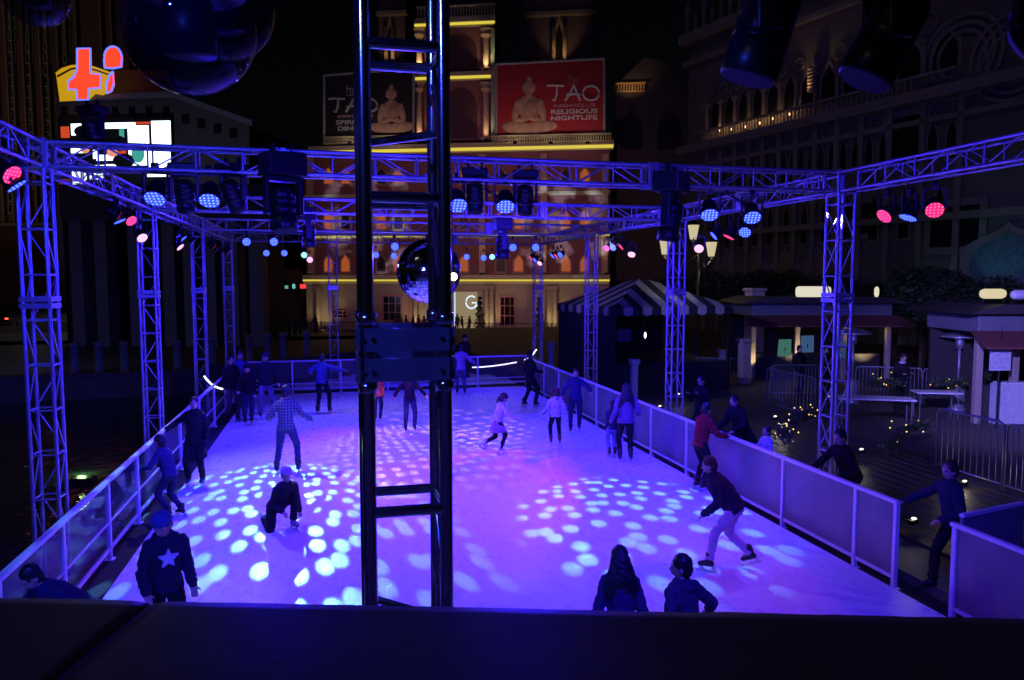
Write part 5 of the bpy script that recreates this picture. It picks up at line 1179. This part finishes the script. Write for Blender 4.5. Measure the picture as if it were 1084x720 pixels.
# coffee sign / shop behind crowd
t = F.thing('shop_building', 'dim shop front with small glowing signs left of the palace', 'building')
F.rect(MB(), 278, 285, 320, 352, 14, 22).build('wall', mat('dim_brown_wall', (.1, .06, .05), .8), t)
sg = F.thing('shop_sign', 'row of small glowing shop signs, the pale green one reading COFFEE', 'sign')
u, z = F.h(298, 305.5, 13.5)
CG = emat('green_white_neon', (.3, 1, .75), .9)
text('COFFEE', .5, CG, sg, 'lettering', (u, 13.5, z)); u, z = F.h(311, 305.5, 13.5); text('8', .8, CG, sg, 'lettering', (u, 13.5, z)); u, z = F.h(284, 305.5, 13.5); text('C"', .8, CG, sg, 'lettering', (u, 13.5, z))
F.rect(MB(), 317.5, 301, 325, 305.5, 13, 13.4).build('red_sign', emat('red_sign_glow', (1, .05, .06), 1.1), sg)
F.rect(MB(), 280, 299, 326, 308, 13.6, 13.9).build('backing', BLK, sg)

# cars on the street
def car(p, rz, label, col, tail=True):
    t_ = thing('parked_car', label, 'car', p, rz, 'cars on the street')
    CM = mat('car_paint_'+str(col), col, .25, .4, .05, coat=.5)
    body = [(-2.2, .35), (2.2, .35), (2.25, .7), (2.1, .95), (1.2, 1.02), (.6, 1.42), (-1.2, 1.45), (-1.9, 1.05), (-2.25, .95), (-2.28, .6)]
    mb = MB().prism(body, -.88, .88); mb.build('body', CM, t_)
    for s_ in (-1, 1):
        MB().prism([(-1.6, 1.02), (.95, 1.02), (.5, 1.36), (-1.1, 1.38)], s_*.885-.01, s_*.885+.01).build('window', GLASSD, t_)
        for x in (-1.4, 1.4):
            w = MB().tube((x, s_*.72, .33), (x, s_*.92, .33), .33, n=16).build('wheel', BLK, t_); MB().tube((x, s_*.9, .33), (x, s_*.935, .33), .18, n=12).build('rim', ALU, w)
        MB().box((-2.31, s_*.68-.16, .72), (-2.24, s_*.68+.16, .86)).build('tail_light', emat('tail_light_red', (1, .06, .03), 5), t_)
        MB().box((2.22, s_*.68-.16, .62), (2.29, s_*.68+.16, .76)).build('headlight', emat('headlight_faint_glow', (.9, .85, .7), .3), t_)  # headlights carry a faint glow in their material
    MB().prism([(-1.92, 1.05), (-1.9, 1.04), (-1.28, 1.4), (-1.3, 1.41)], -.7, .7).build('rear_window', GLASSD, t_)
    return t_
view = -PSI
for i, (px, py, D, lab, c) in enumerate(((6, 345, 85, 'dark car with two red tail lights at the left edge across the lagoon', (.03, .03, .035)), (16, 335, 100, 'dark car with red tail lights behind the nearest car at left edge', (.05, .02, .02)), (113, 342, 88, 'dark car with a red tail light between the pavilion piers', (.03, .03, .03)), (302, 335, 105, 'light car behind the crowd left of the palace', (.3, .3, .3)), (290, 332, 118, 'dark car farther back behind the street crowd', (.04, .04, .05)))):
    p = atD(px, py, D); car((p.x, p.y, -1.18), PI/2-PSI+R((12, -8, 5, 10, -5)[i])+R(8), lab, c)

# ================================================================== RIGHT side: tent, kiosks, furniture
LFL = -.03
# striped tent
tc_ = atD(678, 340, 27.5); t = thing('striped_tent', 'black tent booth with black and white striped canopy right of the rink', 'tent', (tc_.x, tc_.y, LFL), -PSI+R(20))
hw = 2.3; zv = 2.95; zp = 3.95
SA = mat('white_canvas', (.3, .29, .25), .8); SB = mat('black_canvas', (.015, .015, .02), .8)
mb = MB(); N_ = 13
for side in range(4):
    q_ = Quaternion((0, 0, 1), side*PI/2)
    for i in range(N_):
        a0 = -hw+2*hw*i/N_; a1 = -hw+2*hw*(i+1)/N_; f = .04
        def rp(a): # ridge-ward point, stripes run straight up the slope until the hip
            k = abs(a)/hw; return V((a*(1.0), -hw*k*.98-.0, zp-(zp-zv)*k))
        mid = [rp(a0), rp(a1)]
        vs = [q_@V((a0, -hw, zv)), q_@V((a1, -hw, zv))]
        top = [q_@mid[1]] + ([q_@V((0, 0, zp))] if a0 < 0 < a1 else []) + [q_@mid[0]]
        mb.add(vs+top, [tuple(range(len(vs+top)))], i % 2)
        mb.add([q_@V((a0, -hw-.012, zv)), q_@V((a1, -hw-.012, zv)), q_@V((a1, -hw-.012, zv-.24+.0)), q_@V(((a0+a1)/2, -hw-.012, zv-.3)), q_@V((a0, -hw-.012, zv-.24))], [(0, 1, 2, 3, 4)], i % 2)
mb.build('striped_canopy', [SB, SA], t)
MB().box((-2.2, -2.2, 0), (2.2, 2.2, 1.05)).build('counter', SB, t)
MB().box((-2.2, 2.1, 1.05), (2.2, 2.2, 2.9)).build('back_wall', SB, t); MB().box((-2.2, -2.1, 1.05), (-2.1, 2.1, 2.9)).build('side_wall', SB, t)
for sx in (-1, 1):
    for sy in (-1, 1): MB().box((sx*2.22-.04, sy*2.22-.04, 0), (sx*2.22+.04, sy*2.22+.04, 2.94)).build('tent_pole', BLKM, t)
MB().bevbox((-.3, 1.2, 1.5), (.3, 1.5, 2.0), .03).build('equipment_case', mat('blue_grey_case', (.2, .2, .3), .5), t)
wl_ = thing('work_lamp', 'small bright white lamp burning inside the striped tent', 'lamp', atD(683, 355, 25.0)); MB().ell((0, 0, 0), (.035, .035, .1), n=10, m=8).build('bulb', emat('white_bulb', (1, .97, .8), 5), wl_, True); MB().tube((0, 0, .1), (0, 0, .8), .012).build('cord', BLK, wl_)
spot(atD(735, 290, 24), (tc_.x+.8, tc_.y, 3.4), (1, .9, .6), 90, 60, .8, .05); spot((5, 24, 4.9), (tc_.x, tc_.y, 3.2), (.25, .2, 1), 380, 50, .8)

# triple street lamp
base = atD(737, 400, 32); t = thing('street_lamp', 'black post lamp with three lit lanterns behind the striped tent', 'street lamp', (base.x, base.y, LFL), -PSI)
tops = [atD(704, 262, 32), atD(734, 246, 32), atD(753, 264, 32)]
MB().lathe([(.2, 0), (.14, .5), (.07, .8), (.05, tops[1].z-.45)], n=12).build('post', BLKM, t, True)
for p in tops:
    l = (p-V(t.location)); l = V((l.dot(RGT), 0, l.z)); h = .3
    ln = MB().lathe([(.13, -h), (.24, h)], tuple(l), n=6).build('lantern_glass', emat('lantern_glow', (1, .85, .5), .6), t)
    MB().lathe([(.28, h), (.12, h+.2), (.02, h+.35)], tuple(l), n=6).lathe([(.05, -h-.12), (.15, -h)], tuple(l), n=6).build('lantern_cap', BLKM, ln)
    MB().path([(0, 0, tops[1].z-.9), (l.x*.5, 0, l.z-.75), (l.x, 0, l.z-.42)], .03).build('arm', BLKM, t)
    point(p+V((0, 0, -.6)), (1, .8, .45), 14, .15)

# kiosks
ROOF = mat('dark_roof', (.04, .035, .035), .7); BOARD = mat('blue_grey_siding', (.15, .15, .18), .6)
def kiosk(cx, cy, D, w, dp, label, sign, lamppost=True, rz=0, lights=()):
    p = atD(cx, cy, D); t_ = thing('market_kiosk', label, 'kiosk', (p.x, p.y, LFL), -PSI+rz, 'market kiosks')
    MB().bevbox((-w/2, 0, 2.45), (w/2, dp, 2.95), .03).build('fascia', BOARD, t_)
    mb = MB().prism([(-w/2-.5, 2.96), (w/2+.5, 2.96), (w/2-.4, 3.2), (-w/2+.4, 3.2)], -.4, dp+.4); mb.build('roof', ROOF, t_)
    aw = MB(); aw.add([(-w/2-.4, -1.0, 2.15), (w/2+.4, -1.0, 2.15), (w/2+.2, -.01, 2.5), (-w/2-.2, -.01, 2.5), (-w/2-.4, -1.0, 2.1), (w/2+.4, -1.0, 2.1), (w/2+.2, -.01, 2.45), (-w/2-.2, -.01, 2.45)], [(0, 1, 2, 3), (4, 7, 6, 5), (0, 4, 5, 1), (2, 6, 7, 3), (1, 5, 6, 2), (0, 3, 7, 4)]); aw.build('awning', mat('dull_red_awning', (.16, .05, .05), .8), t_)
    for x in (-w/2+.1, -w/6, w/6, w/2-.1): MB().bevbox((x-.09, .0, 0), (x+.09, .18, 2.44), .02).build('pillar', CREAM, t_)
    MB().box((-w/2+.1, dp-.1, 0), (w/2-.1, dp, 2.44)).build('back_wall', ROOF, t_)
    MB().bevbox((-w/2+.3, .25, 0), (w/2-.3, .8, 1.0), .02).build('counter', ROOF, t_)
    return t_
k1 = kiosk(868, 404, 29, 5.4, 3, 'long dark market kiosk with a glowing rounded roof sign, right of the striped tent', True)
def lit_sign(px, py, D, w, h, label, m, g='glowing roof signs'):
    p = atD(px, py, D); t_ = thing('roof_sign', label, 'sign', p, -PSI, g); MB().bevbox((-w/2, -.12, -h/2), (w/2, .12, h/2), .11).build('light_box', m, t_, True)
    MB().box((-w*.4, -.02, -h/2-.12), (-w*.4+.05, .02, -h/2)).box((w*.4, -.02, -h/2-.12), (w*.4+.05, .02, -h/2)).build('bracket', BLKM, t_)
    MB().lathe([(.001, 0), (w*.1, .002)], n=12).build('cap', m, t_); return t_
WSG = emat('warm_sign_glow', (1, .93, .72), .75)
lit_sign(861, 309, 29, 1.36, .42, 'long rounded glowing white sign on the roof of the long kiosk', WSG)
lit_sign(928, 309, 29, .17, .4, 'small upright glowing white sign right of the truss column', WSG)
lit_sign(1051, 311, 20, .68, .26, 'rounded glowing warm white sign on the right-hand kiosk roof', emat('warm_sign_glow_two', (1, .85, .5), .7))
lit_sign(1080, 312, 20, .5, .26, 'bluish unlit rounded sign at the right picture edge', mat('pale_sign', (.6, .6, .65), .5))
for px, pw in ((800, 50), (846, 160), (922, 240)):
    p = atD(px, 396, 28.6); spot((p.x, p.y-.1, .3), (p.x+.1, p.y+.8, 1.8), (1, .75, .4), pw, 80, .8, .1)
spot((6.5, 20, 4.8), tuple(atD(868, 335, 28)), (.3, .3, 1), 1500, 50, .8)
k2 = kiosk(1095, 428, 20, 3.2, 2.5, 'blue-lit market kiosk at the right edge with a white notice board', True, rz=R(0))
MB().box((-1.05, -.02, .0), (.5, .24, 1.08)).build('counter_front', mat('pale_boarding', (.6, .6, .65), .6), k2)
MB().box((-.95, -.03, 1.081), (.5, .3, 1.12)).build('counter_top', WHT, k2)
o = thing('notice_board', 'white notice board hanging at the corner of the right-hand kiosk', 'notice board', atD(1059, 377, 19.4), -PSI)
MB().bevbox((-.27, -.02, -.38), (.27, .02, .38), .01).build('board', mat('pale_board', (.55, .55, .58), .6, 0, .25, 5), o); MB().tube((0, 0, .38), (0, 0, .75), .01).tube((0, .02, -.38), (0, .02, -2.1), .03).build('post', BLKM, o)
MB().box((-.22, -.026, -.33), (.22, -.021, .33)).build('paper_sheet', mat('poster_paper', (.5, .5, .55), .7, 0, .5, 14), o)
spot((7.8, 8, 4.9), tuple(atD(1068, 390, 20)), (.25, .2, 1), 8000, 36, .8); 
spot((7.6, 10.5, 4.9), tuple(atD(1000, 400, 21)), (.25, .2, 1), 1300, 50, .8)

# patio heater
def heater(px, py, D, label):
    p = atD(px, py, D); t_ = thing('patio_heater', label, 'patio heater', (p.x, p.y, LFL), 0, 'patio heaters')
    MB().lathe([(.24, 0), (.24, .1), (.2, .12), (.2, .7), (.08, .78)], n=18).build('base', ALU, t_, True)
    MB().tube((0, 0, .78), (0, 0, 1.85), .035).build('pole', ALU, t_, True); MB().tube((0, 0, 1.85), (0, 0, 2.15), .1, .12, 14).build('burner', ALU, t_, True)
    MB().lathe([(.55, 2.18), (.45, 2.24), (.2, 2.33), (.02, 2.36)], n=26).build('reflector', ALU, t_, True)
heater(1013, 430, 22.0, 'mushroom-shaped patio heater beside the right-hand kiosk'); heater(901, 434, 23.5, 'patio heater partly hidden behind the right truss column')

# barricades
STL = mat('galvanised_steel', (.3, .31, .34), .4, .7)
def barricade(a, c, h, label, n=14, gap=None):
    a = V(a); c = V(c); D = c-a; L_ = D.length; t_ = thing('crowd_barrier', label, 'crowd barrier', a, math.atan2(D.y, D.x), 'steel crowd barriers')
    MB().path([(0, 0, 0), (0, 0, h-.12), (.035, 0, h-.035), (.12, 0, h), (L_-.12, 0, h), (L_-.035, 0, h-.035), (L_, 0, h-.12), (L_, 0, 0)], .022).build('frame', STL, t_, True)
    MB().tube((0, 0, .18), (L_, 0, .18), .018).build('bottom_rail', STL, t_, True)
    me_ = MB().tube((0, 0, .18), (0, 0, h), .009, n=6).mesh('bar', STL)
    for i in range(1, n): mobj('bar', me_, t_, (L_*i/n, 0, 0))
    for x in (.25, L_-.25): MB().box((x-.02, -.3, 0), (x+.02, .3, .02)).build('foot', STL, t_)
def gp(px, py): p = atZ(px, py, LFL); return p
barricade(gp(811, 432), gp(862, 448), 1.22, 'steel crowd barrier standing left of the right corner truss column')
barricade(gp(816, 422), gp(866, 422), 1.1, 'steel crowd barrier behind and parallel to the kiosk front')
barricade(gp(905, 424), gp(975, 427), 1.1, 'steel crowd barrier behind the man in the dark suit', 18)
barricade(gp(976, 427), gp(1046, 432), 1.1, 'steel crowd barrier behind the patio heater', 18)
barricade(gp(990, 500), gp(1060, 523), 1.3, 'nearest steel crowd barrier at the right edge', 11)
barricade(gp(1063, 524), gp(1120, 545), 1.3, 'steel crowd barrier running out of the right picture edge', 9)
barricade(gp(735, 412), gp(780, 412), 1.1, 'dim steel barrier beside the stone pillar', 12)
# stone pillars
for i, (px, py, hh, w) in enumerate(((787, 406, 1.55, .35), (797, 394, 3.4, .6), (764, 404, 1.1, .2))):
    p = gp(px, py); o = thing('stone_pillar', ['short blue-lit square pillar beside the stone gate pillar', 'tall stone gate pillar left of the kiosk', 'thin stub pillar by the dim barrier'][i], 'pillar', p)
    MB().bevbox((-w/2, -w/2, 0), (w/2, w/2, hh), .03).build('shaft', CREAM, o); MB().bevbox((-w/2-.06, -w/2-.06, hh+.002), (w/2+.06, w/2+.06, hh+.12), .02).build('cap', CREAM, o)
# white posts outside right fence far
for i, (px, py) in enumerate(((583, 395), (595, 402), (635, 410), (671, 425))):
    p = atX(px, py, 8.7+i*.25); o = thing('capped_post', f'stubby pale post with a cap outside the right fence, {names[i]} from the far end', 'post', (p.x, p.y, LFL), 0, 'pale posts outside the right fence')
    MB().bevbox((-.1, -.1, 0), (.1, .1, 1.15), .02).build('shaft', PST, o); MB().bevbox((-.15, -.15, 1.152), (.15, .15, 1.32), .03).build('cap', PST, o)
# benches / tables
def table(px, py, w, dp, label, rz=0, h=.74):
    p = gp(px, py); t_ = thing('folding_table', label, 'table', p, -PSI+rz, 'long white tables'); MB().bevbox((-w/2, -dp/2, h-.04), (w/2, dp/2, h), .01).build('table_top', WHT, t_)
    for sx in (-1, 1):
        for sy in (-1, 1): MB().tube((sx*(w/2-.1), sy*(dp/2-.08), 0), (sx*(w/2-.1), sy*(dp/2-.08), h-.041), .018).build('leg', STL, t_)
table(925, 450, 1.9, .6, 'long narrow white table in front of the man in the dark suit', R(-12)); table(990, 442, 1.2, .6, 'small white table left of the patio heater', R(-8))
# music stands
for i, (px, py, c, w) in enumerate(((831, 368, (.25, .75, .55), 'green-lit'), (855, 364, (.2, .45, 1), 'blue-lit'), (889, 370, (.2, .5, 1), 'dim blue-lit'))):
    p = atD(px, py, 26.5); t_ = thing('music_stand', f'{w} tilted screen on a stand under the long kiosk', 'music stand', (p.x, p.y, LFL), -PSI+R(15), 'lit screens under the kiosk'); z = p.z-LFL
    MB().tube((0, 0, 0), (0, 0, z), .015).tube((0, 0, 0), (.25, .1, -.0), .012).build('pole', BLKM, t_)
    MB().add([(-.32, -.05, z-.3), (.22, -.05, z-.3), (.32, .1, z+.28), (-.18, .1, z+.28), (-.32, -.03, z-.3), (.22, -.03, z-.3), (.32, .12, z+.28), (-.18, .12, z+.28)], [(0, 1, 2, 3), (4, 7, 6, 5), (0, 4, 5, 1), (1, 5, 6, 2), (2, 6, 7, 3), (3, 7, 4, 0)]).build('screen', emat('screen_'+w, c, .18 if i < 2 else .1), t_)
# planks / low steps outside the fence
t = thing('timber_ramp', 'wide low timber boardwalk of long planks outside the right fence', 'boardwalk', (8.2, 6, LFL))
PLK = mat('weathered_planks', (.05, .04, .036), .45, 0, .4, 3, .5, 20)
for i in range(14): MB().bevbox((i*.3, 0, .004), (i*.3+.28, 13, .07+0*i), .008).build('plank', PLK, t)
# floor lamps
FL = emat('floor_lamp_white', (1, .9, .65), 3)
for i, (px, py) in enumerate(((1020, 511), (1007, 524), (911, 477), (827, 450), (820, 442), (718, 418), (698, 431), (966, 551))):
    p = atZ(px, py, .12 if i < 2 else .3); t_ = thing('floor_lamp', 'small bright lamp low on the boardwalk, '+['upper of the pair at the right', 'lower of the pair at the right', 'behind the man leaning on the fence', 'beside the child in pale jacket', 'at the far end near the spectators', 'beside the second truss column', 'just above the fence left of spectators', 'inside the gate gap'][i], 'lamp', p, R(20), 'low floor lamps beside the rink')
    MB().bevbox((-.09, -.05, -.05), (.09, .05, .02), .015).build('housing', BLKM, t_); MB().ell((0, -.02, .035), (.045, .035, .015), n=10, m=6).build('lens', FL, t_, True)
    point(p+V((0, 0, .16)), (1, .9, .6), 2.2, .05)
# string lights and hedge
YB = emat('warm_bulb', (1, .65, .18), 1.8)
def string(pts, n, label, jitter=.12):
    P = [V(p) for p in pts]; t_ = thing('string_lights', label, 'string lights', P[0], 0, 'fairy light garlands')
    MB().path([p-P[0] for p in P], .03, 6).build('garland', LEAF, t_); me_ = MB().ell((0, 0, 0), (.017, .017, .017), n=6, m=4).mesh('bulb', YB)
    mb = MB()
    for i in range(n):
        s_ = random.random()*(len(P)-1); k = int(s_); p = P[k].lerp(P[k+1], s_-k)-P[0]+V((random.gauss(0, jitter), random.gauss(0, jitter), random.gauss(0, jitter*.8))); mobj('bulb', me_, t_, p)
    for p0, p1 in zip(P[:-1], P[1:]):
        for k in range(6): leafball(mb, p0.lerp(p1, k/6)-P[0], (.2, .2, .14), 30, .05)
    mb.build('foliage', LEAF, t_)
string([atZ(828, 466, .5), atZ(833, 452, .6), atZ(846, 440, .7), atZ(862, 436, .8), atZ(874, 428, .9)], 34, 'fairy light garland climbing behind the child at the fence')
string([atZ(918, 405, .95), atZ(935, 405, .9), atZ(955, 405, .95)], 9, 'fairy light garland sagging on the barrier left of the man in the suit')
string([atZ(990, 404, .95), atZ(1012, 406, .85), atZ(1034, 402, .9), atZ(1052, 397, 1.05)], 16, 'fairy light garland sagging on the barrier behind the heater')
string([atZ(940, 474, .4), atZ(962, 452, .4), atZ(985, 449, .4)], 7, 'sparse fairy lights low beside the long table', .2)
# dark trees
def tree(px, D, h, r, label, n=5200, zg=LFL):
    p = atD(px, 400, D); t_ = thing('leafy_tree', label, 'tree', (p.x, p.y, zg), 0, 'dark trees behind the kiosks')
    mb = MB(); mb.path([(0, 0, 0), (.05, .02, h*.3), (-.04, .05, h*.55)], .16, 8); cl = []
    for k in range(9):
        a = k*2.4+px; e = V((math.cos(a)*r*random.uniform(.35, .8), math.sin(a)*r*.6*random.uniform(.35, .8), h*random.uniform(.58, .9))); mb.tube((0, 0, h*.45), e, .06, .02, 6); cl.append((e, r*random.uniform(.3, .5)))
    mb.build('trunk', mat('bark', (.08, .05, .03), .9), t_); m2 = MB()
    for e, q_ in cl: leafball(m2, e, (q_, q_, q_*.7), n//9, .11)
    m2.build('crown', LEAF, t_)
for i, (px, D, h, r) in enumerate(((765, 38, 4.1, 2.2), (812, 40, 4.3, 2.6), (880, 40, 4.2, 2.6), (945, 38, 4.1, 2.4), (975, 30, 4.5, 1.8), (1020, 30, 4.0, 2.2), (720, 42, 4.0, 2.0))): tree(px, D, h, r, f'dark bushy tree {["behind the tent right side", "left of the long kiosk roof", "behind the long kiosk sign", "behind the right end of the long kiosk", "between the two kiosks", "behind the right-hand kiosk sign", "behind the three-lantern street lamp"][i]}')
# lagoon lamp
p = atZ(87, 511, WZ); t = thing('pond_light', 'greenish underwater lamp glowing in the lagoon beside the left fence', 'lamp', (p.x, p.y, WZ)); MB().bevbox((-.35, -.25, -.1), (.35, .25, .16), .05).build('housing', BLK, t)
MB().box((-.4, .26, .0), (-.1, .3, .08)).build('lens', emat('green_lens', (.5, .9, .25), .8), t); point((p.x-.3, p.y+1.0, WZ+.25), (.5, .9, .3), 30, .1)
